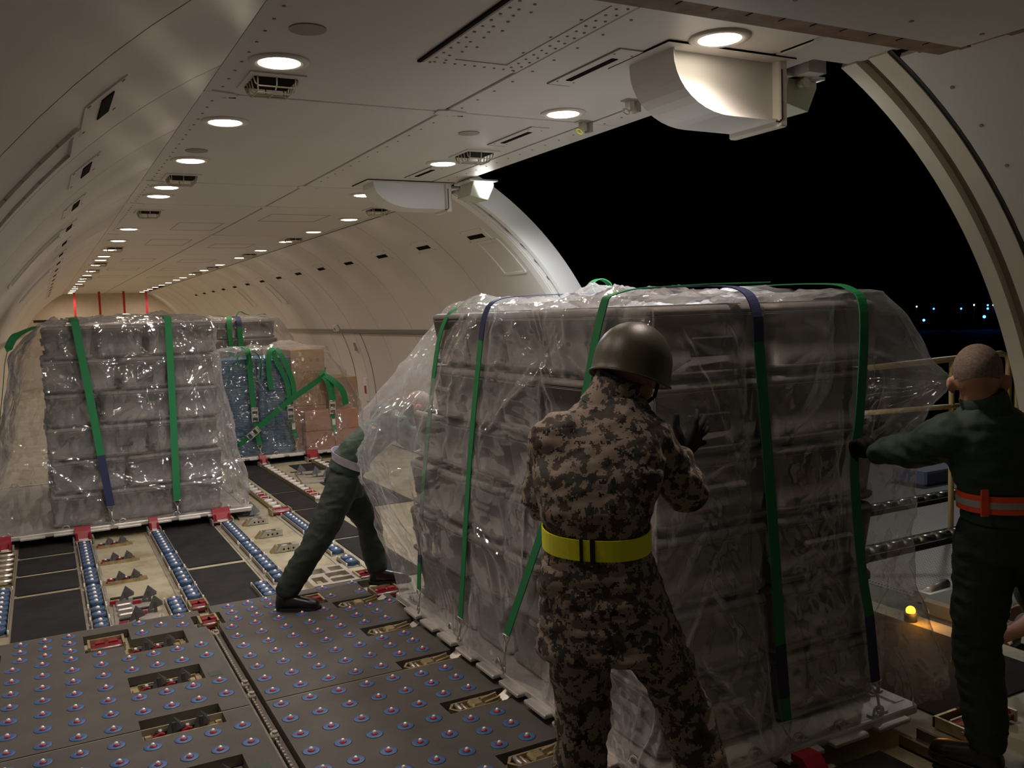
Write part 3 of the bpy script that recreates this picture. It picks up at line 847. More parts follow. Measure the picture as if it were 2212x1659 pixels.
for lab, x0, x1, y0, y1, cuts, balls in mats_:
    t_ = thing('ball_mat_panel', lab, 'floor mat', (0, 0, 0), 0, 'ball transfer floor mats')
    cs = [c for c in cuts if c[2] < y1 and c[3] > y0]
    cut_panel(x0, x1, y0, y1, cs, -0.044, 0.0).build('mat', 'ball_mat', t_)
    mb = MB(); mb.box(x0, x1, y1, y1 + 0.006, -0.03, -0.001)
    mb.build('edge_strip', 'mat_edge', t_)
    for (x, y_) in balls:
        if x0 + .03 < x < x1 - .02 and y0 + 0.03 < y_ < y1 - 0.02 and not any(c[0] - .02 < x < c[1] + .02 and c[2] - .02 < y_ < c[3] + .02 for c in cs):
            ball_unit(t_, x, y_)
MB().box(0.63, 0.69, 4.50, 4.56, 0.0005, 0.0012).build('green_patch', 'patch_green', bpy.data.objects['ball_mat_panel'])
MB().box(0.63, 0.69, 3.42, 3.48, 0.0005, 0.0012).build('green_patch', 'patch_green', bpy.data.objects['ball_mat_panel.001'])
# nearer plain mats around the camera's feet
t_ = thing('plain_mat_panel', 'plain dark floor mat in front of the ball mats', 'floor mat')
MB().box(-0.575, 1.84, YA + .1, 2.61, -0.018, -0.001).build('mat', 'ball_mat', t_)

# ---- toothed seat track between the mats
t_ = thing('seat_track', 'toothed metal track running between the ball mats', 'track', (0.768, 0, 0))
MB().box(-0.028, 0.030, 2.62, 5.24, -0.048, -0.036).build('channel', 'track_metal', t_)
mb = MB()
mb.box(-0.032, -0.022, 2.62, 5.24, -0.036, -0.006)
mb.box(-0.006, 0.0, 2.62, 5.24, -0.036, -0.012)
mb.build('flange', 'track_metal', t_)
mb = MB()
k = 0
yy = 2.66
while yy < 5.2:
    mb.cyl((-0.004, yy, -0.024), (-0.004, yy, -0.006), 0.010, 0.006, 6); yy += 0.032
mb.build('teeth', 'rail_metal', t_)
for yy in (5.15, 4.33, 4.18, 3.72, 3.1):
    MB().bbox(-0.022, 0.015, yy - 0.022, yy + 0.022, -0.034, 0.0, 0.006).build('stop_block', 'alloy_dull', t_)
    MB().cyl((0.0, yy, 0.0), (0.0, yy, 0.01), 0.012, n=8).build('stop_pin', 'alloy_dull', t_)

# ---- red locks
def red_lock(x, y, label, w_=0.12, raised=False, frame=True, rz=0.0, z=0.0, group='red cargo locks'):
    t_ = thing('cargo_lock', label, 'lock', (x, y, z), rz, group)
    h = w_ / 2
    if frame:
        mb = MB()
        mb.box(-h - 0.018, -h - 0.006, -0.075, 0.075, -0.04, 0.008); mb.box(h + 0.006, h + 0.018, -0.075, 0.075, -0.04, 0.008)
        mb.box(-h - 0.018, h + 0.018, 0.068, 0.08, -0.04, 0.004)
        mb.build('frame', 'brass' if not raised else 'alloy_dull', t_)
        mb = MB(); mb.cyl((-h - .022, -0.06, -0.012), (h + .022, -.06, -.012), 0.007, n=8); mb.build('pivot_pin', 'alloy', t_)
    if raised:
        mb = MB()
        mb.prism([(-0.05, -0.03), (0.045, -0.03), (0.05, 0.055), (0.085, 0.062), (0.085, 0.085), (0.03, 0.088), (0.0, 0.06), (-0.05, 0.0)], 'x', -h, h)
        mb.build('jaw', 'red_metal', t_)
        mb = MB(); mb.box(-h * .6, h * .6, -0.056, -0.048, -0.01, 0.004); mb.build('roller', 'white_metal', t_)
        for s_ in (-1, 1): MB().box(s_ * h * .82 - .008, s_ * h * .82 + .008, -0.058, -0.02, -0.02, 0.05).build('lug', 'red_metal', t_)
    else:
        mb = MB()
        mb.prism([(-0.062, -0.035), (0.05, -0.035), (0.05, -0.018), (0.01, -0.010), (-0.015, 0.006), (-0.05, 0.010), (-0.062, -0.01)], 'x', -h, h)
        mb.build('jaw', 'red_metal', t_)
        for s_ in (-1, 1):
            mb = MB(); mb.prism([(s_ * h * .45 - .025, -.05), (s_ * h * .45 + .025, -.05), (s_ * h * .45 + .018, -.01), (s_ * h * .45 - .018, -.01)], 'z', -0.005, 0.018)
            mb.build('lug', 'red_metal', t_)
        mb = MB(); mb.box(-h * .75, -h * .2, 0.03, 0.038, -0.02, -0.008); mb.box(h * .2, h * .75, 0.03, 0.038, -0.02, -0.008)
        mb.build('roller', 'white_metal', t_)
    return t_
red_lock(0.21, 5.32, 'lowered red cargo lock sunk in the left ball mat', 0.15)
red_lock(1.39, 5.42, 'lowered red cargo lock sunk in the mat beside the boot', 0.10)
red_lock(0.765, 5.40, 'small red lock on the track between the two ball mats', 0.07)
red_lock(0.76, 5.75, 'red cargo lock where the blue roller trays end at the mats', 0.075)
red_lock(1.85, 5.36, 'bright red lock at the far corner of the near pallet', 0.14, False)
red_lock(1.85, 5.78, 'shiny red lock by the standing foot of the leaning man', 0.075)
red_lock(0.205, 8.10, 'upright red lock holding the left pallet, second from the left', 0.12, True)
red_lock(0.755, 8.12, 'narrow upright red lock holding the left pallet in the middle', 0.07, True)
red_lock(1.32, 8.13, 'wide upright red lock at the right end of the left pallet', 0.15, True)
red_lock(-0.36, 8.08, 'upright red lock at the left frame edge under the left pallet', 0.09, True)
red_lock(1.86, 8.22, 'low red lock across the roller strip right of the left pallet', 0.15, False)
red_lock(2.33, 11.05, 'small upright red lock holding the pallet of blue boards', 0.08, True)
red_lock(2.95, 11.06, 'upright red lock holding the carton side of the far right pallet', 0.14, True)
red_lock(2.40, 2.26, 'dim red lock on the floor below the corner of the near pallet', 0.09, True)
red_lock(3.36, 2.30, 'long red lock beside the man in the green coverall', 0.30, False)

# ---- dark floor panels
def dark_panel(x0, x1, y0, y1, label):
    o = MB().bbox(x0, x1, y0, y1, FLZ - .004, FLZ + 0.008, 0.003).build('dark_floor_panel', 'mat_dark')
    tag(o, label, 'floor panel', 'dark floor panels')
for i, (a, b) in enumerate(((5.66, 6.68), (6.75, 7.24), (7.30, 7.79), (7.85, 8.6))):
    dark_panel(-0.27, 0.128, a, b, '%s dark floor panel of the left column, counted from the ball mat' % ORD[i])
for i, (a, b) in enumerate(((5.69, 6.72), (6.80, 8.6))):
    dark_panel(0.83, 1.24, a, b, '%s dark floor panel of the middle column, counted from the ball mat' % ORD[i])
for i, (a, b) in enumerate(((5.7, 6.95), (7.0, 8.25), (8.3, 9.2), (9.25, 11.05), (11.1, 12.5))):
    dark_panel(2.0, 2.28, a, b, '%s dark floor panel of the right column behind the leaning man' % ORD[i])
dark_panel(1.35, 2.85, 2.13, 2.36, 'dark floor plate at the bottom edge below the near pallet')
dark_panel(3.3, 4.15, 2.4, 5.3, 'dark panel added as shade beside the door sill behind the near load')  # dark sheet over the beige floor, painting in the shade of this corner
dark_panel(2.6, 3.1, 8.0, 10.9, 'dark floor panel beside the right wall before the cartons')
dark_panel(2.45, 2.9, 11.2, 13.9, 'dark floor panel under the far right pallets')

# ---- blue ball trays
cap_me = MB().lathe([(0.0185, 0.014), (0.021, 0.020), (0.036, 0.020), (0.041, 0.017), (0.041, -0.02)], 16).mesh('cap'); cap_me.materials.append(M('cap_blue'))
tball_me = MB().sphere((0, 0, 0.018), 0.013, 10, 8).mesh('ball'); tball_me.materials.append(M('ball_steel'))
core_me = MB().lathe([(0.019, -0.01), (0.019, 0.012), (0.002, 0.012)], 12).mesh('cup'); core_me.materials.append(M('gap'))
def ball_tray(x, y0, y1, n, label):
    t_ = thing('ball_tray', label, 'roller tray', (x, y0, -0.026), 0, 'blue ball trays on the floor')
    Ln = y1 - y0
    mb = MB()
    mb.box(-0.052, -0.047, 0, Ln, -0.024, 0.012); mb.box(0.047, 0.052, 0, Ln, -0.024, 0.012); mb.box(-0.052, 0.052, 0, Ln, -0.024, -0.018)
    mb.build('tray', 'alloy_dull', t_)
    for s_ in (-1, 1):
        for q in (0.0, Ln): MB().cyl((s_ * 0.052, q, -0.02), (s_ * 0.052, q, 0.016), 0.005, n=6).build('clip', 'white_metal', t_)
    p = Ln / n
    for k in range(n):
        c_ = link_mesh('cap', cap_me, None, t_, (0, p * (k + .5), 0))
        c_.scale = (1.0, min(1.0, p / 0.088), 1.0)
        link_mesh('cup', core_me, None, c_); link_mesh('ball', tball_me, None, c_)
TR = {'left': (0.205, [(5.64, 5.83, 2), (5.87, 6.10, 2), (6.16, 6.63, 5), (6.69, 7.11, 4), (7.17, 8.0, 8)]),
      'middle': (0.768, [(5.94, 6.22, 3), (6.29, 6.73, 4), (6.79, 7.19, 4), (7.24, 8.02, 8)]),
      'right': (1.345, [(6.03, 6.27, 2), (6.33, 6.73, 4), (6.79, 7.2, 4), (7.26, 8.02, 8)]),
      'rear': (1.888, [(6.12, 6.36, 2), (6.5, 6.7, 2), (6.8, 7.22, 4), (7.30, 8.08, 8)])}
TL = {'left': 'in the left roller lane', 'middle': 'in the middle roller lane', 'right': 'in the lane beside the pale brackets', 'rear': 'in the lane behind the leaning man'}
for k_, (x, lst) in TR.items():
    for i, (a, b, n_) in enumerate(lst):
        ball_tray(x, a, b, n_, '%s blue ball tray %s, counted from the mats' % (ORD[i], TL[k_]))
ball_tray(0.645, 5.66, 6.02, 4, 'four-ball blue tray between the silver plate and the middle lane')
ball_tray(1.20, 5.68, 6.04, 4, 'four-ball blue tray beside the dark boot of the leaning man')
ball_tray(-0.335, 5.9, 6.9, 9, 'long blue ball tray at the left frame edge')
# lane rails
for x in (0.205, 0.768, 1.345, 1.888, -0.335):
    o = MB().box(x - 0.085, x - 0.062, 5.66, 8.2, FLZ, FLZ + 0.006).box(x + 0.062, x + 0.078, 5.66, 8.2, FLZ, FLZ + 0.006).build('lane_rail', 'alloy_dull')
    tag(o, 'thin pale metal rail pair edging %s' % {0.205: 'the left roller lane', 0.768: 'the middle roller lane', 1.345: 'the lane beside the pale brackets', 1.888: 'the lane behind the leaning man', -0.335: 'the lane at the left frame edge'}[x], 'rail')

# ---- steel rollers left edge and far strips
def roller_strip(x, y0, y1, n, label, w_=0.045, reds=()):
    t_ = thing('roller_strip', label, 'roller strip', (x, y0, -0.02), 0, 'roller strips on the floor')
    Ln = y1 - y0
    mb = MB(); mb.box(-w_ - .010, -w_ - .005, 0, Ln, -0.03, 0.016); mb.box(w_ + .005, w_ + .010, 0, Ln, -.03, .016); mb.box(-w_ - .01, w_ + .01, 0, Ln, -.03, -.024)
    mb.build('channel', 'brass', t_)
    p = Ln / n
    for k in range(n):
        yy = p * (k + .5)
        if k in reds:
            MB().bbox(-w_ * .9, w_ * .9, yy - .04, yy + .05, -.02, .018, .006).build('red_stop', 'red_metal', t_)
        MB().cyl((-w_, yy - .02, 0.0), (w_, yy - .02, 0.0), 0.021, n=10).build('roller', 'steel' if w_ > .05 else 'white_metal', t_)
roller_strip(-0.345, 7.02, 8.0, 6, 'steel roller strip at the left frame edge', 0.055)
roller_strip(1.87, 8.35, 10.05, 10, 'roller strip with white rollers right of the left pallet', 0.04, (3, 4))
roller_strip(2.33, 8.55, 10.95, 14, 'longer roller strip with white rollers further right', 0.04, (1, 2))
roller_strip(2.95, 9.9, 10.95, 6, 'short roller strip before the carton pallet', 0.04)

# ---- pawl units: grey triangular stops with red levers
def pawl_head(mb, x, y, z, s_=1.0):
    """sloping triangular stop plate with ribs"""
    a = [(x - 0.045 * s_, y - .035, z - 0.02), (x + 0.045 * s_, y - .03, z + 0.005), (x + 0.05 * s_, y + .03, z + 0.008), (x - 0.03 * s_, y + .035, z - .015)]
    ap = (x + 0.0 * s_, y + 0.005, z + 0.062 * s_)
    mb.add(a + [ap], [(0, 1, 4), (1, 2, 4), (2, 3, 4), (3, 0, 4), (3, 2, 1, 0)])
    mb.add([(x - .004, y - .05, z - .045), (x + .012, y - .05, z - .045), (x + .010, y - .02, z + .03), (x - .006, y - .02, z + .03),
            (x - .004, y - .03, z - .045), (x + .012, y - .03, z - .045), (x + .010, y, z + .03), (x - .006, y, z + .03)],
           [(0, 1, 2, 3), (4, 7, 6, 5), (0, 4, 5, 1), (1, 5, 6, 2), (2, 6, 7, 3), (3, 7, 4, 0)])
    mb.box(x - 0.09 * s_, x - 0.02 * s_, y - 0.012, y + .012, z - 0.012, z - 0.002)
def pawl_unit(x, y, L_, label, sunk):
    t_ = thing('pawl_unit', label, 'cargo stop', (x, y, -0.049 if sunk else FLZ), 0, 'grey triangular cargo stops')
    zb = 0.0
    mb = MB()
    mb.box(0.0, L_, -0.048, -0.040, zb, zb + 0.024); mb.box(0.0, L_, 0.04, 0.048, zb, zb + 0.024); mb.box(0.0, L_, -0.048, 0.048, zb - 0.006, zb)
    mb.box(-0.025, 0.0, -0.05, 0.05, zb, zb + 0.012); mb.box(L_, L_ + .03, -0.04, 0.04, zb, zb + 0.012)
    mb.build('base', 'brass', t_)
    MB().box(0.01, L_ - 0.01, -0.038, 0.038, zb, zb + 0.003).build('well', 'gap', t_)
    for q in (0.30, 0.72):
        mb = MB(); pawl_head(mb, L_ * q + 0.01, 0.0, zb + 0.032, 0.82); mb.build('stop', 'pawl_grey', t_)
        mb = MB(); mb.prism([(L_ * q - .085, zb + .008), (L_ * q - .05, zb + .008), (L_ * q - .028, zb + .028), (L_ * q - .045, zb + .034), (L_ * q - .075, zb + .022)], 'y', -0.036, -0.018)
        mb.build('lever', 'red_metal', t_)
        mb = MB(); mb.cyl((L_ * q - .045, 0.0, zb), (L_ * q - .045, 0.0, zb + .036), 0.007, n=8); mb.tube([(L_ * q - .045, 0, zb + .03), (L_ * q + .0, 0.012, zb + .02), (L_ * q + .03, -.01, zb + .015)], 0.003, 5)
        mb.build('spring_pin', 'white_metal', t_)
    mb = MB(); mb.bbox(L_ * .84, L_ * .98, -0.02, 0.02, zb + 0.003, zb + 0.018, .004); mb.build('tail_block', 'brass', t_)
for i, yy in enumerate((5.17, 4.605, 4.05, 3.5)):
    pawl_unit(0.31, yy, 0.27, '%s grey cargo stop unit sunk in the left ball mat, counted from the far edge' % ORD[i], True)
for i, yy in enumerate((6.72, 7.31, 7.87)):
    pawl_unit(0.30, yy, 0.23, '%s cargo stop unit on the pale floor, counted from the silver plate' % ORD[i], False)
# silver plate with four stops
t_ = thing('stop_plate', 'silver plate with four grey triangular stops', 'cargo stop', (0.40, 5.96, FLZ))
mb = MB(); mb.prism([(-0.12, -0.30), (0.13, -0.30), (0.13, 0.27), (0.02, 0.30), (-0.10, 0.25)], 'z', 0.0, 0.012); mb.build('plate', 'alloy', t_)
mb = MB()
for k in range(4): mb.bbox(-0.09, 0.0, -0.2 + k * .105, -0.12 + k * .105, 0.012, 0.03, 0.008)
mb.build('pads', 'steel', t_)
for (x, yy) in ((-0.02, 0.24), (0.11, 0.17), (0.12, -0.08), (0.0, -0.24)):
    mb = MB(); pawl_head(mb, x, yy, 0.045, 1.05); mb.build('stop', 'pawl_grey', t_)
    mb = MB(); mb.box(x - .10, x - .05, yy - .045, yy - .02, .012, .03); mb.build('lever', 'red_metal', t_)
mb = MB(); mb.prism([(.13, .0), (.16, .0), (.14, .05)], 'y', -.3, -.27); mb.prism([(.1, .0), (.16, .0), (.14, .04)], 'y', .24, .27); mb.build('gusset', 'white_metal', t_)

# ---- brass latches in the right mats
def brass_latch(x, y, label, first=[None]):
    if first[0] is not None: return copy_tree(first[0], (x, y, -0.034), label=label)
    t_ = thing('brass_latch', label, 'latch', (x, y, -0.034), 0, 'brass latches in the right ball mats')
    prof = [(0.0, 0.0), (0.03, -0.045), (0.22, -0.045), (0.25, -0.03), (0.25, 0.03), (0.22, 0.045), (0.03, 0.045)]
    mb = MB(); mb.prism(prof, 'z', 0.0, 0.006); mb.build('plate', 'brass', t_)
    mb = MB(); n_ = len(prof)
    inn = [(0.012 + p[0] * .93, p[1] * .82) for p in prof]
    for z0, z1 in ((0.006, 0.026),):
        vs = [(p[0], p[1], z1) for p in prof] + [(p[0], p[1], z1) for p in inn] + [(p[0], p[1], z0) for p in prof] + [(p[0], p[1], z0) for p in inn]
        mb.add(vs, [f for i in range(n_) for f in ((i, (i + 1) % n_, n_ + (i + 1) % n_, n_ + i), (2 * n_ + i, 2 * n_ + (i + 1) % n_, (i + 1) % n_, i), (n_ + i, n_ + (i + 1) % n_, 3 * n_ + (i + 1) % n_, 3 * n_ + i))])
    mb.build('frame', 'brass', t_)
    mb = MB(); mb.bbox(0.10, 0.16, -0.036, 0.036, 0.006, 0.034, 0.010); mb.build('saddle', 'brass', t_)
    mb = MB(); mb.cyl((0.05, -0.034, 0.018), (0.05, 0.034, 0.018), 0.011, n=10); mb.cyl((0.075, -.034, .016), (.075, .034, .016), .007, n=8); mb.build('roller', 'alloy', t_)
    for s_ in (-1, 1):
        MB().prism([(0.165, 0.012), (0.235, 0.02), (0.245, 0.04), (0.17, 0.028)], 'y', s_ * .022 - .006, s_ * .022 + .006).build('finger', 'brass', t_)
    mb = MB(); mb.prism([(0.255, 0.0), (0.30, 0.03), (0.302, 0.036), (0.25, 0.006)], 'y', -0.035, 0.035); mb.build('flap', 'alloy', t_)
    first[0] = t_
for i, yy in enumerate((5.225, 4.672, 4.112, 3.55, 2.99)):
    brass_latch(1.50, yy, '%s brass latch along the near pallet, counted from the far end' % ORD[i])

# ---- three pale brackets and a cast frame on the floor
def pale_bracket(x, y, label):
    t_ = thing('floor_bracket', label, 'bracket', (x, y, FLZ), 0, 'pale folded floor brackets')
    mb = MB(); mb.prism([(0.0, 0.0), (0.05, 0.055), (0.06, 0.055), (0.06, 0.05), (0.02, 0.0)], 'y', -0.035, 0.035); mb.build('ramp', 'brass', t_)
    mb = MB(); mb.prism([(0.03, 0.0), (0.07, 0.052), (0.22, 0.052), (0.22, 0.0)], 'y', -0.042, -0.036); mb.prism([(0.03, 0.0), (0.07, 0.052), (0.22, 0.052), (0.22, 0.0)], 'y', 0.036, 0.042)
    mb.box(0.17, 0.22, -0.04, 0.04, 0.045, 0.052); mb.box(0.03, 0.22, -.042, .042, 0, .004)
    mb.build('channel', 'alloy', t_)
    mb = MB()
    for q in (0.10, 0.135, 0.175): mb.cyl((q, -0.043, 0.025), (q, -0.041, 0.025), 0.008, n=8)
    mb.build('holes', 'gap', t_)
    mb = MB(); mb.bbox(0.085, 0.14, -.025, .025, .02, .05, .008); mb.build('latch', 'alloy_dull', t_)
for i, yy in enumerate((6.88, 7.42, 7.95)):
    pale_bracket(1.46, yy, '%s pale folded bracket on the floor, counted from the camera' % ORD[i])
t_ = thing('cast_frame', 'grey cast frame with open pockets behind the bent leg', 'bracket', (1.62, 5.92, FLZ))
cut_panel(-0.14, 0.18, -0.24, 0.20, [(-0.11, -0.03, -.19, -.04), (0.0, 0.15, -.2, -.12), (0.0, 0.15, -.09, .02), (-.11, .02, .04, .16), (.06, .15, .06, .16)], 0.0, 0.045).build('frame', 'alloy', t_)
MB().bbox(-0.09, -0.05, -0.16, -0.08, 0.0, 0.03, 0.006).build('latch', 'brass', t_)
MB().bbox(0.03, 0.12, -0.07, 0.0, 0.0, 0.025, 0.006).build('latch', 'alloy_dull', t_)
# far grey stop assembly before the cartons
t_ = thing('stop_plate', 'grey stop assembly on the pale floor before the cartons', 'cargo stop', (2.62, 9.9, FLZ))
mb = MB(); mb.prism([(-.2, -.35), (.15, -.4), (.25, .3), (-.1, .4)], 'z', 0, .02); mb.build('plate', 'alloy_dull', t_)
for (x, yy) in ((-0.08, 0.2), (0.03, -0.05), (0.1, -0.25)):
    mb = MB(); pawl_head(mb, x, yy, 0.06, 1.3); mb.build('stop', 'pawl_grey', t_)
t_ = thing('stop_plate', 'dark stop assembly on the floor at the right end of the left pallet', 'cargo stop', (1.60, 8.42, FLZ))
mb = MB(); mb.prism([(-.12, -.25), (.12, -.28), (.15, .3), (-.1, .3)], 'z', 0, .02); mb.build('plate', 'alloy_dull', t_)
for (x, yy) in ((-0.04, 0.2), (0.03, 0.0), (0.02, -0.2)):
    mb = MB(); pawl_head(mb, x, yy, 0.05, 1.1); mb.build('stop', 'pawl_grey', t_)
# ribbed brown beam right foreground
t_ = thing('floor_beam', 'worn brown metal rail with cross ribs on the floor, bottom right', 'rail', (3.0, 2.30, FLZ), 0)
mb = MB(); mb.box(-0.05, -0.035, -0.9, 0.05, 0.0, 0.05); mb.box(0.055, 0.07, -0.9, 0.05, 0, 0.05); mb.box(-.05, .07, -.9, .05, 0, .01); mb.build('channel', 'beam_brown', t_)
for k in range(9): MB().bbox(-0.032, 0.052, -0.1 - k * .09, -0.06 - k * .09, 0.01, 0.044, .006).build('roller', 'beam_brown' if k != 3 else 'steel', t_)

# ================================================================ cargo
def rrect(w_, d, r, z, n=3, inset=0.0):
    pts = []
    hw, hd = w_ / 2 - inset, d / 2 - inset
    r = max(0.001, r - inset)
    for cx, cy, a0 in ((hw - r, hd - r, 0), (-hw + r, hd - r, PI / 2), (-hw + r, -hd + r, PI), (hw - r, -hd + r, 1.5 * PI)):
        for k in range(n + 1):
            a = a0 + (PI / 2) * k / n
            pts.append((cx + r * math.cos(a), cy + r * math.sin(a), z))
    return pts
def rbox(mb, w_, d, z0, z1, r, e, n=3, taper=0.0, smooth=True, et=None):
    """rounded box: corner radius r, edge rounding e"""
    rs = []
    for k in range(4):
        a = (PI / 2) * k / 3
        rs.append(rrect(w_ - taper, d - taper, r, z0 + e * (1 - math.sin(a)), n, e * (1 - math.cos(a))))
    for k in range(4):
        a = (PI / 2) * k / 3
        e2 = e if et is None else et
        rs.append(rrect(w_, d, r, z1 - e2 * (1 - math.cos(a)), n, e2 * (1 - math.sin(a))))
    return mb.rings(rs, smooth)

# ---- grey equipment cases
CW, CD, CH = 0.59, 0.40, 0.280
def make_case(name_suffix, w_, d):
    b = MB(); rbox(b, w_ - .006, d - .006, 0.0, CH * 0.84, 0.06, 0.030, 4, 0.012, True, 0.004)
    l = MB(); rbox(l, w_ - .005, d - .005, CH * 0.843, CH - 0.006, 0.06, 0.004, 4, 0.0, True, 0.030)
    top = MB(); rbox(top, w_ * .72, d * .66, CH - 0.012, CH - 0.001, 0.03, 0.005, 3)
    pcs = [('body', b, 'case_grey'), ('lid', l, 'case_lid'), ('top_panel', top, 'case_lid')]
    if 'r' in name_suffix:
        pcs.append(('handle_recess', MB().bbox(-w_ * .17, w_ * .17, -d / 2 - 0.001, -d / 2 + 0.02, CH * .30, CH * .56, 0.006), 'case_dark'))
    if 's' in name_suffix:
        pcs.append(('handle_recess', MB().bbox(-w_ / 2 - 0.001, -w_ / 2 + 0.02, -d * .2, d * .2, CH * .30, CH * .56, 0.006), 'case_dark'))
    if 'l' in name_suffix:
        pcs.append(('ledge', MB().bbox(-w_ * .22, w_ * .22, -d / 2 - 0.012, -d / 2 + 0.02, CH * .50, CH * .60, 0.010), 'case_lid'))
        pcs.append(('ledge', MB().bbox(-w_ / 2 - 0.012, -w_ / 2 + 0.02, -d * .24, d * .24, CH * .50, CH * .60, 0.010), 'case_lid'))
    ms = []
    for nm, m_, mm in pcs:
        me = m_.mesh(nm); me.materials.append(M(mm)); ms.append((nm, me))
    return ms
CASE_A = [make_case(q, CW, CD) for q in ('', 'r', 's', 'l', '')]
CASE_B = [make_case(q, CD, CW) for q in ('', 'r', 's', 'l', '')]
def case(x, y, z, kind, label, group):
    t_ = thing('equipment_case', label, 'case', (x + random.uniform(-.006, .006), y + random.uniform(-.006, .006), z), random.uniform(-.02, .02), group)
    for nm, me in random.choice(kind): link_mesh(nm, me, None, t_)
BASE = 0.058
LAY = ['bottom', 'second', 'third', 'fourth', 'fifth', 'top']
# near pallet: 2 columns of cases, 6 deep, 6 high
def lay_name(l): return 'bottom layer' if l == 0 else ('top layer' if l == 5 else '%s layer up' % LAY[l])
for l in range(6):
    off = (0.02, -0.015, 0.0, 0.025, -0.02, 0.01)[l]
    for r in range(6):
        for c_ in range(2):
            if r == 5 and l > (3 if c_ == 0 else 4): continue
            case(1.90 + CW / 2 + c_ * 0.60 + off * (1 if c_ == 0 else .6), 2.56 + CD / 2 + r * 0.405, BASE + l * (CH + 0.004), CASE_A,
                 'grey case on the near pallet, %s, %s from the front, %s column' % (lay_name(l), ORD[r], 'left' if c_ == 0 else 'right'), 'grey cases on the near pallet')
# far left pallet
FLP = [[('B', .40), ('A', .59), ('B', .40)], [('A', .59), ('B', .40), ('B', .40)], [('B', .40), ('B', .40), ('A', .59)]]
for l in range(6):
    rowdef = FLP[l % 3]
    for r in range(4):
        x = -0.02 + 0.02 * (l % 2)
        for ci, (kd, wd_) in enumerate(rowdef):
            dep = CD if kd == 'A' else CW
            yb = 8.30 + r * 0.60
            case(x + wd_ / 2, yb + dep / 2 + (0.03 if kd == 'A' else 0), BASE + l * (CH + 0.004), CASE_A if kd == 'A' else CASE_B,
                 'grey case on the left pallet, %s, %s from the front, %s column' % (lay_name(l), ORD[r], ('left', 'middle', 'right')[ci]), 'grey cases on the left pallet')
            x += wd_ + .006
# pallet behind the blue boards
for l in range(6):
    for r in range(3):
        for c_ in range(2):
            if r and l < 4 and c_ == 0: continue
            case(2.45 + c_ * 0.60 - 0.05 * (l == 5) * (c_ - .5), 14.45 + r * 0.41, BASE + l * (CH + 0.004), CASE_A,
                 'grey case on the farthest pallet, %s, %s from the front, %s column' % (lay_name(l), ORD[r], 'left' if c_ == 0 else 'right'), 'grey cases on the farthest pallet')

# ---- pallets
def pallet(x0, x1, y0, y1, label):
    t_ = thing('cargo_pallet', label, 'pallet', ((x0 + x1) / 2, (y0 + y1) / 2, 0.0))
    hx, hy = (x1 - x0) / 2, (y1 - y0) / 2
    i_ = 0.07
    MB().bbox(-hx + i_, hx - i_, -hy + i_, hy - i_, 0.028, 0.055, 0.004).build('deck', 'pallet_alloy', t_)
    for nm, (a, b, c_, d) in {'front': (-hx + i_ - .03, hx - i_ + .03, -hy + i_ - .03, -hy + i_ + .03), 'back': (-hx + i_ - .03, hx - i_ + .03, hy - i_ - .03, hy - i_ + .03),
                              'l': (-hx + i_ - .03, -hx + i_ + .03, -hy + i_ + .03, hy - i_ - .03), 'r': (hx - i_ - .03, hx - i_ + .03, -hy + i_ + .03, hy - i_ - .03)}.items():
        MB().bbox(a, b, c_, d, 0.026, 0.062, 0.006).build('edge_rail', 'pallet_alloy', t_)
    p, tw = 0.244, 0.185
    n_ = int((2 * hy - .1) / p)
    for k in range(n_):
        yy = -hy + .08 + k * p
        for s_ in (-1, 1):
            xa, xb = sorted((s_ * hx, s_ * (hx - .045)))
            MB().bbox(xa, xb, yy, yy + tw, 0.026, 0.044, 0.004).build('edge_lip', 'pallet_alloy', t_)
    n_ = int((2 * hx - .1) / p)
    for k in range(n_):
        xx = -hx + .10 + k * p
        for s_ in (-1, 1):
            ya, yb = sorted((s_ * hy, s_ * (hy - .045)))
            MB().bbox(xx, xx + tw, ya, yb, 0.026, 0.044, 0.004).build('edge_lip', 'pallet_alloy', t_)
    for k in range(5):
        for s_ in (-1, 1):
            xx = -hx + .25 + k * (2 * hx - .5) / 4; yy = s_ * (hy - i_)
            mb = MB(); mb.tube([(xx + .028 * math.cos(a * PI / 5), yy + .006 * s_, .075 + .022 * math.sin(a * PI / 5)) for a in range(10)], 0.0055, 6, True)
            mb.box(xx - .05, xx - .012, yy - .012, yy + .012, .06, .07); mb.box(xx + .012, xx + .05, yy - .012, yy + .012, .06, .07)
            mb.build('tie_ring', 'steel', t_)
            yy = -hy + .25 + k * (2 * hy - .5) / 4; xx = s_ * (hx - i_)
            mb = MB(); mb.tube([(xx + .006 * s_, yy + .028 * math.cos(a * PI / 5), .075 + .022 * math.sin(a * PI / 5)) for a in range(10)], 0.0055, 6, True)
            mb.box(xx - .012, xx + .012, yy - .05, yy - .012, .06, .07); mb.box(xx - .012, xx + .012, yy + .012, yy + .05, .06, .07)
            mb.build('tie_ring', 'steel', t_)
pallet(1.775, 3.17, 2.36, 5.10, 'notched aluminium pallet under the near wrapped load of grey cases')
pallet(-0.60, 1.64, 8.15, 10.89, 'aluminium pallet under the left wrapped load of grey cases')
pallet(1.84, 4.07, 11.14, 13.88, 'aluminium pallet carrying the blue boards and cartons')
pallet(1.84, 4.07, 14.2, 16.94, 'aluminium pallet under the farthest wrapped load behind the cartons')

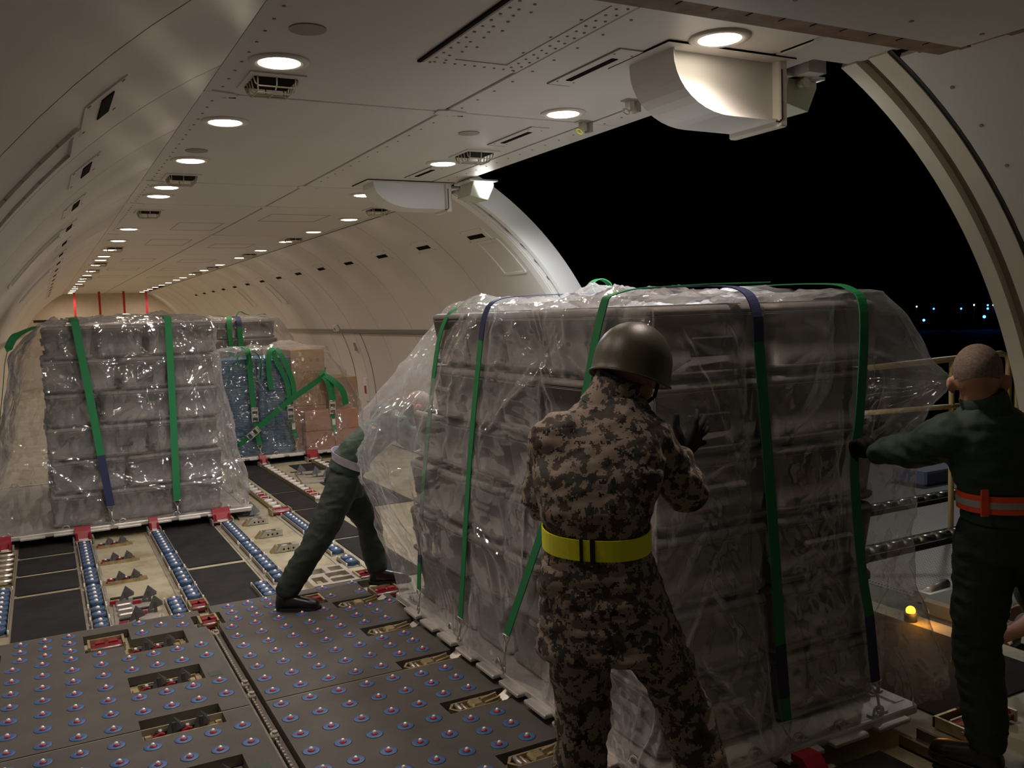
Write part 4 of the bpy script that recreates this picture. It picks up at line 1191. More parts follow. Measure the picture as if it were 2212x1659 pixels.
# ---- plastic sheets
def tri(x):
    f_ = x - np.floor(x)
    return 1.0 - np.abs(2 * f_ - 1.0)
def crumple(s, z, seed, base=1.3, k=12):
    r = np.random.RandomState(seed)
    out = np.zeros_like(s)
    wx = 0.10 * np.sin(2.1 * s + 1.7 * z + r.rand() * 6) + 0.05 * np.sin(5.3 * s - 3.9 * z + r.rand() * 6)
    wz = 0.10 * np.sin(1.7 * s - 2.6 * z + r.rand() * 6) + 0.05 * np.sin(4.7 * s + 4.1 * z + r.rand() * 6)
    for i in range(k):
        th = r.rand() * PI
        fr = base * (1.28 ** i) * (0.8 + .4 * r.rand())
        mask = 0.5 + 0.5 * np.sin(r.uniform(1, 3.2) * s + r.rand() * 6) * np.sin(r.uniform(1, 3.2) * z + r.rand() * 6)
        out += tri(fr * (np.cos(th) * (s + wx) + np.sin(th) * (z + wz)) + r.rand()) * (mask ** 2.2 if i > 3 else mask) / fr
    return out - out.mean()

def film_sheet(name, label, levels, seed, amp, npx=150, nz=90, pinches=(), folds=(), m_='film', parent=None, topamp=0.012, hem=0.0, ncrease=130, press=()):
    zs = np.array([l[0] for l in levels]); K = len(levels[0][1])
    ctr = np.array([l[1] for l in levels])                     # (levels, K, 2)
    lens = np.linalg.norm(np.roll(ctr[0], -1, 0) - ctr[0], axis=1)
    # perimeter samples
    cnt = np.maximum(4, (npx * lens / lens.sum()).astype(int))
    seg = np.concatenate([np.full(c_, i) for i, c_ in enumerate(cnt)]); tt = np.concatenate([np.arange(c_) / c_ for c_ in cnt])
    NP = len(seg)
    sarc = np.concatenate([[0], np.cumsum(lens)])[seg] + tt * lens[seg]
    vv = np.linspace(zs[0], zs[-1], nz)
    pos = np.zeros((nz, NP, 3))
    for k, z in enumerate(vv):
        c_ = np.stack([np.interp(-z, -zs, ctr[:, i, j]) for i in range(K) for j in range(2)]).reshape(K, 2)
        nx = np.roll(c_, -1, 0)
        p = c_[seg] * (1 - tt)[:, None] + nx[seg] * tt[:, None]
        for _ in range(2 + NP // 120): p = 0.25 * np.roll(p, 1, 0) + 0.5 * p + 0.25 * np.roll(p, -1, 0)
        pos[k, :, :2] = p; pos[k, :, 2] = z
    # smooth vertically
    for _ in range(4): pos[1:-1] = 0.25 * pos[:-2] + 0.5 * pos[1:-1] + 0.25 * pos[2:]
    tan = np.roll(pos, -1, 1) - np.roll(pos, 1, 1); tan[..., 2] = 0
    tan /= np.linalg.norm(tan, axis=2, keepdims=True) + 1e-9
    nrm = np.stack([tan[..., 1], -tan[..., 0], np.zeros_like(tan[..., 0])], 2)
    cen = pos[0].mean(0)
    if ((pos[0] - cen)[:, :2] * nrm[0][:, :2]).sum() < 0: nrm = -nrm
    S = np.broadcast_to(sarc, (nz, NP)); Z = pos[..., 2]
    edge = np.clip((vv[0] - vv) / 0.10, 0.15, 1)[:, None]
    d = crumple(S, Z, seed) * amp * edge
    for (q, a, rho, nst, b) in pinches:
        v = pos - np.array(q); r_ = np.linalg.norm(v, axis=2)
        th = np.arctan2(v[..., 2], (v * tan).sum(2))
        irr = th * nst / (2 * PI) + .7 * np.sin(2 * th + q[2] * 5) + .35 * np.sin(5 * th + q[1] * 3) + .25 * np.sin(r_ * 14 + th)
        lob = 0.35 + 0.65 * (0.5 + 0.5 * np.sin(3 * th + q[2] * 7)) * (0.5 + .5 * np.sin(2 * th + q[1] * 5))
        d += -a * np.exp(-r_ / rho) + .6 * b * lob * np.exp(-r_ / (rho * 2.0)) * np.minimum(1, r_ / 0.05) * (tri(irr) ** 2 - .3)
    for (p0, p1, w_, a) in folds:
        p0, p1 = np.array(p0), np.array(p1); ab = p1 - p0
        t = np.clip(((pos - p0) @ ab) / (ab @ ab), 0, 1)
        cl = p0 + t[..., None] * ab
        bend = 0.012 * np.sin(t * 7 + p0[2] * 9)
        dd = np.linalg.norm(pos - cl - tan * bend[..., None], axis=2)
        d += a * np.clip(1 - dd / w_, 0, 1) * np.sin(np.clip(t, 0.03, .97) * PI) ** .5
    rc = np.random.RandomState(seed + 77)
    zt, zb_ = vv[0], vv[-1]
    for _ in range(ncrease):
        s0 = rc.rand() * sarc[-1]; z0 = rc.uniform(zb_, zt); ln_ = rc.uniform(.25, .95); an = rc.choice([rc.uniform(1.1, 2.0), rc.uniform(.2, 2.9)])
        s1, z1 = s0 + ln_ * math.cos(an), z0 - ln_ * math.sin(an)
        ux, uz = s1 - s0, z1 - z0
        t = np.clip(((S - s0) * ux + (Z - z0) * uz) / (ux * ux + uz * uz), 0, 1)
        wob = .02 * np.sin(t * rc.uniform(3, 9) + rc.rand() * 6)
        dd = np.hypot(S - s0 - t * ux + wob, Z - z0 - t * uz)
        w_ = rc.uniform(.015, .05); a_ = rc.uniform(.012, .042) * rc.choice([1, 1, -.5])
        d += a_ * np.clip(1 - dd / w_, 0, 1) ** 1.3 * np.sin(np.clip(t, .02, .98) * PI)
    for line in press:
        for p0, p1 in zip(line[:-1], line[1:]):
            p0, p1 = np.array(p0), np.array(p1); ab = p1 - p0
            t = np.clip(((pos - p0) @ ab) / (ab @ ab), 0, 1)
            dd = np.linalg.norm(pos - p0 - t[..., None] * ab, axis=2)
            fc = np.clip((dd - .03) / .09, 0, 1); fc = fc * fc * (3 - 2 * fc)
            d = d * fc - 0.012 * (1 - fc)
    pos = pos + nrm * d[..., None]
    # hem ripple at the bottom
    pos[-1, :, 2] += 0.012 * np.sin(sarc * 17) + hem
    # top cover rings
    NT = 26; tops = []
    c0 = pos[0].mean(0)
    rr_ = np.random.RandomState(seed + 5)
    for k in range(1, NT):
        f_ = 1 - k / NT
        p = c0 + (pos[0] - c0) * f_
        tops.append(p)
    tops = np.array(tops)
    hh = crumple(tops[..., 0] * 1.5, tops[..., 1] * 1.5, seed + 9) * topamp * 6
    tops[..., 2] = pos[0][:, 2].mean() + hh * np.minimum(1, (np.arange(1, NT) / 4))[:, None] + 0.004
    allv = np.concatenate([tops[::-1].reshape(-1, 3), pos.reshape(-1, 3), [c0 + np.array([0, 0, 0.01])]])
    rows_ = NT - 1 + nz
    fs = []
    for k in range(rows_ - 1):
        for i in range(NP):
            j = (i + 1) % NP
            fs.append((k * NP + i, k * NP + j, (k + 1) * NP + j, (k + 1) * NP + i))
    ci = len(allv) - 1
    for i in range(NP): fs.append((ci, (i + 1) % NP, i))
    me = bpy.data.meshes.new(name); me.from_pydata(allv.tolist(), [], fs)
    me.polygons.foreach_set('use_smooth', [True] * len(fs)); me.update()
    o = link_mesh(name, me, m_, parent)
    if label: tag(o, label, 'plastic sheet')
    return o

# control points: front-left, front, front-right, right, back-right, back, back-left, left
film_sheet('plastic_sheet', 'clear crumpled plastic sheet over the near pallet of grey cases', [
    (1.785, [(1.895, 2.52), (2.45, 2.50), (3.08, 2.53), (3.10, 3.7), (3.07, 4.62), (2.6, 4.66), (2.0, 4.58), (1.89, 3.7)]),
    (1.62, [(1.870, 2.49), (2.45, 2.485), (3.23, 2.50), (3.15, 3.7), (3.12, 4.95), (2.5, 5.0), (1.90, 4.74), (1.87, 3.7)]),
    (1.40, [(1.865, 2.485), (2.45, 2.475), (3.50, 2.48), (3.18, 3.7), (3.15, 5.05), (2.5, 5.1), (1.82, 4.94), (1.86, 3.7)]),
    (1.20, [(1.86, 2.48), (2.45, 2.47), (3.27, 2.48), (3.16, 3.7), (3.16, 5.08), (2.5, 5.13), (1.70, 5.10), (1.855, 3.7)]),
    (0.85, [(1.85, 2.47), (2.45, 2.46), (3.18, 2.48), (3.15, 3.7), (3.18, 5.08), (2.5, 5.13), (1.665, 5.20), (1.845, 3.7)]),
    (0.50, [(1.84, 2.46), (2.45, 2.45), (3.22, 2.47), (3.18, 3.7), (3.2, 5.05), (2.5, 5.1), (1.73, 5.19), (1.84, 3.7)]),
    (0.25, [(1.83, 2.44), (2.45, 2.44), (3.28, 2.46), (3.25, 3.7), (3.22, 5.05), (2.5, 5.08), (1.80, 5.10), (1.835, 3.7)]),
    (0.066, [(1.82, 2.42), (2.45, 2.425), (3.36, 2.43), (3.33, 3.7), (3.28, 5.04), (2.5, 5.05), (1.825, 5.03), (1.825, 3.7)])],
    21, 0.085, 900, 240,
    pinches=[((1.86, 3.32, 1.56), 0.04, 0.16, 11, 0.05), ((3.48, 2.48, 1.40), 0.0, 0.22, 13, 0.05), ((2.2, 2.46, 1.72), 0.01, 0.14, 9, 0.03),
             ((1.84, 4.15, 0.95), 0.0, 0.2, 9, 0.035), ((2.7, 2.46, 0.9), 0.0, .2, 9, 0.025), ((1.72, 5.1, 1.0), 0.02, 0.2, 9, 0.04)],
    folds=[((1.99, 2.48, 1.77), (2.27, 2.46, 0.95), 0.022, 0.03), ((2.27, 2.46, 0.95), (2.32, 2.45, 0.15), 0.02, 0.022), ((2.53, 2.46, 0.92), (2.86, 2.45, 0.42), 0.02, 0.028),
           ((2.9, 2.48, 1.55), (3.48, 2.48, 1.40), 0.02, 0.03), ((3.05, 2.48, 1.74), (2.83, 2.48, 1.1), 0.02, 0.035), ((3.0, 2.48, 1.5), (2.87, 2.47, 1.0), 0.02, 0.03),
           ((3.48, 2.48, 1.40), (2.9, 2.47, 1.12), 0.03, 0.03), ((2.0, 2.46, 0.5), (2.25, 2.44, 0.08), 0.03, 0.04), ((2.6, 2.44, 0.3), (2.95, 2.43, 0.12), 0.03, 0.03),
           ((1.86, 3.3, 1.5), (1.85, 4.15, 0.9), 0.025, 0.03), ((1.86, 3.3, 1.5), (1.84, 3.5, 0.4), 0.02, 0.03), ((1.86, 3.3, 1.55), (1.85, 3.05, 0.9), 0.02, 0.03),
           ((1.86, 4.3, 1.5), (1.84, 3.65, 0.3), 0.03, 0.045), ((1.85, 4.4, 1.2), (1.84, 3.85, 0.15), 0.03, 0.04), ((1.85, 4.3, 1.0), (1.83, 3.4, 0.35), 0.03, 0.04),
           ((1.80, 4.75, 1.4), (1.82, 4.3, 0.5), 0.035, 0.03), ((1.70, 5.1, 1.1), (1.8, 4.5, 0.35), 0.035, 0.04), ((1.7, 5.1, 0.95), (1.8, 4.6, 0.6), 0.03, 0.03)], topamp=0.020,
    press=[[(1.885, 4.36, 1.66), (1.84, 4.46, 1.2), (1.815, 4.56, .72), (1.795, 4.615, .2)], [(1.872, 3.80, 1.74), (1.86, 3.83, 1.62), (1.83, 3.95, 1.0), (1.80, 4.06, .2)],
           [(1.862, 2.80, 1.72), (1.845, 2.95, 1.3), (1.83, 3.25, .8), (1.80, 3.55, .27)], [(2.32, 2.46, 1.74), (2.37, 2.448, 1.0), (2.41, 2.43, .2)],
           [(2.885, 2.465, 1.70), (2.85, 2.455, 1.3), (2.81, 2.448, 1.1), (2.84, 2.44, .7), (2.91, 2.43, .2)]])
film_sheet('plastic_sheet', 'clear crumpled plastic sheet over the left pallet of grey cases', [
    (1.785, [(0.02, 8.30), (0.7, 8.27), (1.36, 8.30), (1.40, 9.5), (1.38, 10.65), (0.7, 10.7), (0.02, 10.65), (-0.02, 9.5)]),
    (1.55, [(-0.22, 8.26), (0.7, 8.25), (1.42, 8.27), (1.42, 9.5), (1.40, 10.70), (0.7, 10.75), (-0.1, 10.7), (-0.15, 9.5)]),
    (1.2, [(-0.28, 8.25), (0.7, 8.24), (1.43, 8.26), (1.44, 9.5), (1.42, 10.72), (0.7, 10.75), (-0.2, 10.7), (-0.25, 9.5)]),
    (0.7, [(-0.38, 8.24), (0.7, 8.23), (1.52, 8.25), (1.5, 9.5), (1.48, 10.75), (0.7, 10.76), (-0.3, 10.7), (-0.35, 9.5)]),
    (0.35, [(-0.45, 8.22), (0.7, 8.21), (1.58, 8.22), (1.54, 9.5), (1.5, 10.75), (0.7, 10.78), (-0.4, 10.75), (-0.42, 9.5)]),
    (0.066, [(-0.52, 8.20), (0.7, 8.20), (1.60, 8.20), (1.58, 9.5), (1.52, 10.8), (0.7, 10.82), (-0.5, 10.8), (-0.5, 9.5)])],
    5, 0.085, 520, 190, m_='film_far',
    pinches=[((1.4, 8.26, 1.52), 0.02, 0.15, 11, 0.04), ((-0.1, 8.24, 0.7), 0.03, 0.2, 11, 0.06), ((0.6, 8.24, 0.6), 0.02, .2, 9, 0.05), ((0.3, 8.24, 1.2), 0.01, .2, 9, 0.03)],
    folds=[((0.1, 8.26, 1.72), (0.42, 8.24, 1.0), 0.03, 0.03), ((-0.1, 8.24, 0.75), (0.95, 8.22, 0.25), 0.035, 0.05), ((-0.1, 8.24, 0.65), (0.5, 8.22, 0.12), 0.03, 0.04), ((0.75, 8.24, 1.1), (0.1, 8.24, 0.8), 0.03, 0.03),
           ((0.5, 8.25, 1.42), (1.35, 8.25, 1.6), 0.03, 0.03), ((0.55, 8.24, 1.2), (1.0, 8.24, 1.45), 0.03, 0.035), ((1.4, 8.26, 1.5), (1.05, 8.24, 1.1), 0.03, 0.03), ((0.3, 8.24, .45), (1.4, 8.22, .3), .03, .04)], topamp=0.018,
    press=[[(0.27, 8.235, 1.72), (0.33, 8.22, 1.2), (0.385, 8.20, .66), (0.435, 8.19, .22)], [(0.99, 8.235, 1.72), (0.98, 8.215, 1.0), (0.965, 8.195, .2)]])
film_sheet('plastic_sheet', 'clear plastic sheet over the farthest pallet behind the cartons', [
    (1.79, [(2.12, 14.2), (2.7, 14.2), (3.36, 14.22), (3.4, 15.0), (3.36, 15.7), (2.7, 15.7), (2.12, 15.7), (2.1, 15)]),
    (1.4, [(2.05, 14.17), (2.7, 14.17), (3.6, 14.2), (3.62, 15.0), (3.6, 15.75), (2.7, 15.75), (2.05, 15.75), (2.0, 15)]),
    (0.07, [(1.95, 14.14), (2.7, 14.14), (3.95, 14.14), (3.98, 15.0), (3.9, 15.9), (2.7, 15.9), (1.95, 15.9), (1.95, 15)])],
    31, 0.05, 200, 70, m_='film_far', folds=[((3.3, 14.2, 1.75), (3.6, 14.2, 1.2), .03, .04), ((2.9, 14.2, 1.7), (2.7, 14.2, 1.2), .03, .03)])

# ---- blue boards and cartons
brd = MB(); rbox(brd, 0.43, 0.9, 0.0, 0.0405, 0.02, 0.010, 2)
brd_me = brd.mesh('blue_board'); brd_me.materials.append(M('board_blue'))
for st in range(2):
    for k in range(29):
        o = link_mesh('blue_board', brd_me, None, None, (2.155 + st * 0.44 + random.uniform(-.004, .004), 11.82 + random.uniform(-.006, .006), 0.062 + k * 0.0418))
        o.rotation_euler = (0, 0, random.uniform(-.006, .006))
        tag(o, 'blue foam board, %s from the bottom of the %s blue stack' % ((ORD + ['twenty-second', 'twenty-third', 'twenty-fourth', 'twenty-fifth', 'twenty-sixth', 'twenty-seventh', 'twenty-eighth', 'twenty-ninth'])[k], ('left', 'right')[st]), 'board', 'blue foam boards')
def carton(x0, x1, y0, y1, z0, z1, label, m_='carton', marks=False):
    t_ = thing('carton', label, 'box', ((x0 + x1) / 2, (y0 + y1) / 2, z0), 0, 'brown cartons on the far right pallet')
    hx, hy, h = (x1 - x0) / 2, (y1 - y0) / 2, z1 - z0
    MB().bbox(-hx, hx, -hy, hy, 0, h, 0.006).build('body', m_, t_)
    MB().box(-hx + .004, hx - .004, -0.002, 0.002, h - .001, h + .0012).build('flap_seam', 'carton_print', t_)
    if marks:
        for k in range(4):
            mb = MB(); cx = -hx * .62 + k * hx * .40
            mb.box(cx - .018, cx + .018, -hy - .0012, -hy, h * .78, h * .79); mb.box(cx - .018, cx + .018, -hy - .0012, -hy, h * .82, h * .83)
            mb.box(cx - .018, cx - .012, -hy - .0012, -hy, h * .78, h * .83); mb.box(cx + .012, cx + .018, -hy - .0012, -hy, h * .78, h * .83)
            mb.box(cx - .004, cx + .004, -hy - .0012, -hy, h * .79, h * .82)
            mb.build('printed_mark', 'carton_print', t_)
        for k in range(7):
            mb = MB(); cx = -hx * .66 + k * hx * .21
            mb.box(cx - .012, cx + .010, -hy - .0012, -hy, h * .60, h * .612); mb.box(cx - .012, cx - .008, -hy - .0012, -hy, h * .57, h * .612)
            if k % 2: mb.box(cx + .004, cx + .009, -hy - .0012, -hy, h * .57, h * .61)
            mb.build('printed_letter', 'carton_print', t_)
carton(2.83, 3.27, 11.45, 12.2, 0.62, 1.355, 'tall brown carton with printed marks beside the blue boards', 'carton', True)
carton(2.83, 3.27, 11.45, 12.2, 0.062, 0.615, 'brown carton under the tall printed carton', 'carton_pink')
carton(3.29, 3.76, 11.65, 12.3, 0.5, 0.95, 'brown carton to the right of the tall printed carton')
carton(2.92, 3.62, 11.22, 11.43, 0.31, 0.56, 'low reddish carton at the front, upper one of two', 'carton_pink')
carton(2.92, 3.62, 11.22, 11.43, 0.062, 0.305, 'low reddish carton at the front, lower one of two', 'carton_pink')
carton(3.29, 3.76, 11.65, 12.3, 0.062, 0.495, 'brown carton low at the right wall side')
carton(2.75, 3.2, 12.25, 12.9, 0.062, 1.25, 'large brown carton behind the blue boards')
mb = MB(); mb.sphere((3.03, 12.55, 1.30), 0.30, 24, 12, (1.05, 1.0, 0.52)); mb_me = mb.mesh('plastic_bundle')
for v in mb_me.vertices:
    v.co += Vector((0, 0, 1)) * 0.03 * noise.noise(v.co * 9)
tag(link_mesh('plastic_bundle', mb_me, 'film_far'), 'puffed clear plastic bundle on top of the cartons', 'plastic bundle')
film_sheet('plastic_sheet', 'clear plastic sheet wrapped around the blue boards and cartons', [
    (1.385, [(1.93, 11.34), (2.5, 11.33), (2.85, 11.36), (3.32, 11.42), (3.33, 12.3), (2.9, 12.32), (2.4, 12.3), (1.93, 12.3)]),
    (1.0, [(1.91, 11.32), (2.5, 11.31), (2.85, 11.33), (3.5, 11.42), (3.84, 12.36), (2.9, 12.36), (2.4, 12.32), (1.91, 12.3)]),
    (0.6, [(1.93, 11.30), (2.5, 11.28), (2.88, 11.22), (3.7, 11.24), (3.9, 12.38), (2.9, 12.38), (2.4, 12.34), (1.93, 12.3)]),
    (0.07, [(1.98, 11.26), (2.5, 11.24), (2.88, 11.20), (3.74, 11.20), (3.92, 12.4), (2.9, 12.4), (2.4, 12.36), (1.98, 12.3)])],
    41, 0.07, 300, 110, m_='film_box', topamp=0.012,
    folds=[((2.0, 11.3, .9), (2.2, 11.28, .3), .03, .04), ((2.3, 11.3, 1.1), (2.75, 11.26, .4), .03, .04), ((3.2, 11.3, 1.1), (3.0, 11.22, .4), .03, .05), ((3.6, 11.24, .5), (3.1, 11.2, .12), .03, .05), ((2.1, 11.26, .25), (2.8, 11.22, .12), .03, .04)],
    pinches=[((2.8, 11.26, .7), .02, .15, 9, .04), ((2.05, 11.28, .35), .02, .15, 9, .05)])

# ---- straps
def ribbon(name, pts, wd, parent, m_, w_=0.048, t=0.0022, sub=6):
    P_ = [Vector(p) for p in pts]
    if len(P_) > 2 and sub > 1:          # smooth
        out = []
        for i in range(len(P_) - 1):
            a, b = P_[i], P_[i + 1]
            p0 = P_[i - 1] if i else a; p3 = P_[i + 2] if i + 2 < len(P_) else b
            for k in range(sub):
                u = k / sub
                out.append(0.5 * ((2 * a) + (-p0 + b) * u + (2 * p0 - 5 * a + 4 * b - p3) * u * u + (-p0 + 3 * a - 3 * b + p3) * u ** 3))
        out.append(P_[-1]); P_ = out
    wd = [Vector(wd)] * len(P_) if not isinstance(wd, list) else [Vector(wd[min(len(wd) - 1, int(i * len(wd) / len(P_)))]) for i in range(len(P_))]
    rs = []
    for i, p in enumerate(P_):
        a = P_[max(0, i - 1)]; b = P_[min(len(P_) - 1, i + 1)]
        tg = (b - a).normalized(); w0 = (wd[i] - tg * wd[i].dot(tg)).normalized(); n = tg.cross(w0)
        rs.append([p + w0 * (w_ / 2) + n * t, p - w0 * (w_ / 2) + n * t, p - w0 * (w_ / 2) - n * t, p + w0 * (w_ / 2) - n * t])
    mb = MB(); mb.rings(rs, False)
    return mb.build(name, m_, parent)
def hook(parent, p, wd, ring):
    p, wd, ring = Vector(p), Vector(wd).normalized(), Vector(ring)
    d = (ring - p).normalized()
    mb = MB()
    mb.tube([p + wd * .03, p + d * .05 + wd * .006, p + d * .05 - wd * .006, p - wd * .03], 0.0045, 6, True)
    mb.tube([p + d * .045, p + d * .09, ring], 0.006, 6)
    mb.tube([ring + wd * .016, ring + d * .02, ring - wd * .016, ring - d * .02], 0.005, 6, True)
    mb.build('hook', 'steel', parent)
def ratchet(parent, c, up, wd, n):
    c, up, wd, n = Vector(c), Vector(up).normalized(), Vector(wd).normalized(), Vector(n).normalized()
    mb = MB()
    for s_ in (-1, 1): obox(mb, c + wd * (s_ * .036) + n * .012, up, wd, n, .09, .004, .016)
    obox(mb, c + up * .06 + n * .02, up, wd, n, .014, .04, .008); obox(mb, c - up * .02 + n * .02, up, wd, n, .012, .036, .012)
    mb.cyl(c - wd * .04 + n * .015, c + wd * .04 + n * .015, .012, n=8); mb.cyl(c - wd * .036 - up * .08 + n * .012, c + wd * .036 - up * .08 + n * .012, .008, n=8)
    mb.cyl(c - wd * .036 + up * .085 + n * .012, c + wd * .036 + up * .085 + n * .012, .008, n=8)
    mb.build('ratchet', 'steel', parent)
def strap(label, loc):
    return thing('tie_down_strap', label, 'strap', (0, 0, 0), 0, 'green cargo straps')
Xv, Yv, Zv = (1, 0, 0), (0, 1, 0), (0, 0, 1)
s1 = strap('green strap at the far end of the near load with a dark blue lower sleeve', 0)
ribbon('webbing', [(2.75, 4.33, 1.815), (2.3, 4.34, 1.81), (2.02, 4.35, 1.80), (1.885, 4.36, 1.66), (1.84, 4.46, 1.2), (1.815, 4.56, .72)], Yv, s1, 'web_green')
ribbon('sleeve', [(1.815, 4.56, .72), (1.80, 4.60, .36)], Yv, s1, 'web_blue'); ribbon('webbing', [(1.80, 4.60, .36), (1.795, 4.615, .20)], Yv, s1, 'web_green'); hook(s1, (1.795, 4.615, .20), Yv, (1.79, 4.62, .085))
s2 = strap('green strap with a dark blue top on the left side of the near load', 0)
ribbon('webbing', [(1.86, 3.83, 1.62), (1.83, 3.95, 1.0), (1.80, 4.06, .2)], Yv, s2, 'web_green')
ribbon('sleeve', [(2.5, 3.76, 1.83), (2.1, 3.77, 1.825), (1.925, 3.78, 1.808), (1.872, 3.80, 1.74), (1.86, 3.83, 1.62)], Yv, s2, 'web_blue'); hook(s2, (1.80, 4.06, .2), Yv, (1.79, 4.07, .085))
s3 = strap('green strap passing behind the helmet at the near corner of the load', 0)
ribbon('webbing', [(2.6, 2.70, 1.835), (2.2, 2.72, 1.83), (1.92, 2.77, 1.808), (1.862, 2.80, 1.72), (1.845, 2.95, 1.3), (1.83, 3.25, .8), (1.80, 3.55, .27)], Yv, s3, 'web_green'); hook(s3, (1.80, 3.55, .27), Yv, (1.79, 3.57, .10))
s4 = strap('green strap with dark blue ends on the front of the near load', 0)
ribbon('sleeve', [(2.30, 3.1, 1.83), (2.31, 2.7, 1.825), (2.315, 2.52, 1.80), (2.32, 2.462, 1.72), (2.325, 2.458, 1.61)], Xv, s4, 'web_blue')
ribbon('webbing', [(2.325, 2.458, 1.61), (2.37, 2.448, 1.0), (2.40, 2.438, .46)], Xv, s4, 'web_green'); ribbon('sleeve', [(2.40, 2.438, .46), (2.41, 2.43, .25)], Xv, s4, 'web_blue', 0.05)
ribbon('webbing', [(2.41, 2.43, .25), (2.415, 2.425, .16)], Xv, s4, 'web_green'); hook(s4, (2.415, 2.425, .16), Xv, (2.42, 2.42, .085))
s5 = strap('green strap at the right end of the near load, gripped by the man in green', 0)
ribbon('webbing', [(2.86, 3.1, 1.83), (2.87, 2.7, 1.825), (2.88, 2.53, 1.80), (2.885, 2.465, 1.70), (2.85, 2.455, 1.3), (2.81, 2.448, 1.1), (2.84, 2.44, .7), (2.88, 2.435, .48)], Xv, s5, 'web_green')
ribbon('sleeve', [(2.88, 2.435, .48), (2.91, 2.43, .20)], Xv, s5, 'web_blue', 0.05); hook(s5, (2.91, 2.43, .2), Xv, (2.92, 2.42, .085))
s6 = strap('small green strap loop standing up behind the top of the near load', 0)
ribbon('webbing', [(2.62, 4.0, 1.83), (2.60, 4.0, 1.88), (2.66, 4.0, 1.91), (2.72, 4.0, 1.88), (2.70, 4.0, 1.83)], Yv, s6, 'web_green')
f1 = strap('green strap on the left pallet that leans right and ends dark blue', 0)
ribbon('webbing', [(0.24, 9.0, 1.83), (0.25, 8.5, 1.825), (0.265, 8.28, 1.80), (0.27, 8.235, 1.72), (0.33, 8.22, 1.2), (0.385, 8.20, .66)], Xv, f1, 'web_green', .06)
ribbon('sleeve', [(0.385, 8.20, .66), (0.435, 8.19, .22)], Xv, f1, 'web_blue', .062); hook(f1, (0.435, 8.19, .22), Xv, (0.44, 8.18, .085))
f2 = strap('upright green strap at the right half of the left pallet', 0)
ribbon('webbing', [(0.98, 9.0, 1.83), (0.985, 8.5, 1.825), (0.99, 8.28, 1.80), (0.99, 8.235, 1.72), (0.98, 8.215, 1.0), (0.965, 8.195, .2)], Xv, f2, 'web_green', .058); hook(f2, (0.965, 8.195, .2), Xv, (0.965, 8.18, .085))
f3 = strap('twisted green strap hanging at the upper left corner of the left pallet', 0)
ribbon('webbing', [(-0.02, 8.6, 1.76), (-0.12, 8.35, 1.72), (-0.20, 8.28, 1.66), (-0.26, 8.3, 1.5), (-0.30, 8.4, 1.25), (-0.36, 8.6, 0.9)], [Xv, Xv, Yv, Yv], f3, 'web_green', .06)
g1 = strap('green strap with a loop and ratchet on the blue boards', 0)
ribbon('webbing', [(2.28, 11.9, 1.42), (2.275, 11.5, 1.415), (2.27, 11.30, 1.36), (2.275, 11.28, 1.1), (2.29, 11.26, .66)], Xv, g1, 'web_green', .065); ratchet(g1, (2.295, 11.25, .58), Zv, Xv, (0, -1, 0))
ribbon('webbing', [(2.30, 11.25, .5), (2.33, 11.22, .20)], Xv, g1, 'web_green', .06); hook(g1, (2.33, 11.22, .20), Xv, (2.34, 11.2, .085))
ribbon('loop', [(2.26, 11.27, 1.36), (2.15, 11.22, 1.34), (2.11, 11.2, 1.22), (2.18, 11.2, 1.15), (2.25, 11.22, 1.22), (2.26, 11.25, 1.33)], Yv, g1, 'web_green', .06)
ribbon('loop', [(2.27, 11.27, 1.37), (2.36, 11.22, 1.34), (2.40, 11.2, 1.2), (2.38, 11.21, 1.02)], Yv, g1, 'web_green', .06)
g2 = strap('green strap with hanging tails and a ratchet between blue boards and carton', 0)
ribbon('webbing', [(2.60, 11.5, 1.42), (2.58, 11.3, 1.38), (2.60, 11.27, 1.25), (2.72, 11.25, .95), (2.73, 11.235, .66)], Xv, g2, 'web_green', .06); ratchet(g2, (2.735, 11.225, .58), Zv, Xv, (0, -1, 0))
ribbon('webbing', [(2.74, 11.22, .5), (2.79, 11.2, .24)], Xv, g2, 'web_green', .055); hook(g2, (2.79, 11.2, .24), Xv, (2.79, 11.19, .085))
ribbon('tail', [(2.58, 11.3, 1.39), (2.52, 11.26, 1.33), (2.50, 11.25, 1.1), (2.52, 11.25, .88)], Xv, g2, 'web_green', .065)
ribbon('tail', [(2.62, 11.3, 1.39), (2.67, 11.25, 1.30), (2.78, 11.235, 1.0), (2.80, 11.225, .8)], Xv, g2, 'web_green', .06)
MB().box(2.742, 2.782, 11.196, 11.198, .36, .44).build('label_tag', 'tag_white', g2)
g3 = strap('green strap with a ratchet on the carton side, right of the far pallet', 0)
ribbon('webbing', [(3.30, 11.6, 1.1), (3.20, 11.3, 1.02), (3.28, 11.26, .92), (3.30, 11.22, .66)], Xv, g3, 'web_green', .07); ratchet(g3, (3.27, 11.2, .6), Zv, Xv, (0, -1, 0))
ribbon('webbing', [(3.27, 11.2, .52), (3.29, 11.18, .26)], Xv, g3, 'web_green', .055); hook(g3, (3.29, 11.18, .26), Xv, (3.30, 11.17, .085))
ribbon('tail', [(3.18, 11.3, 1.04), (3.30, 11.22, .95), (3.42, 11.2, .80), (3.46, 11.22, .62)], Xv, g3, 'web_green', .08)
ribbon('tail', [(3.16, 11.3, 1.04), (3.22, 11.23, .95), (3.26, 11.22, .8), (3.28, 11.21, .64)], Xv, g3, 'web_green', .06)
MB().box(3.26, 3.3, 11.184, 11.186, .37, .45).build('label_tag', 'tag_white', g3)
g4 = strap('green strap running diagonally across boards and cartons with a ratchet', 0)
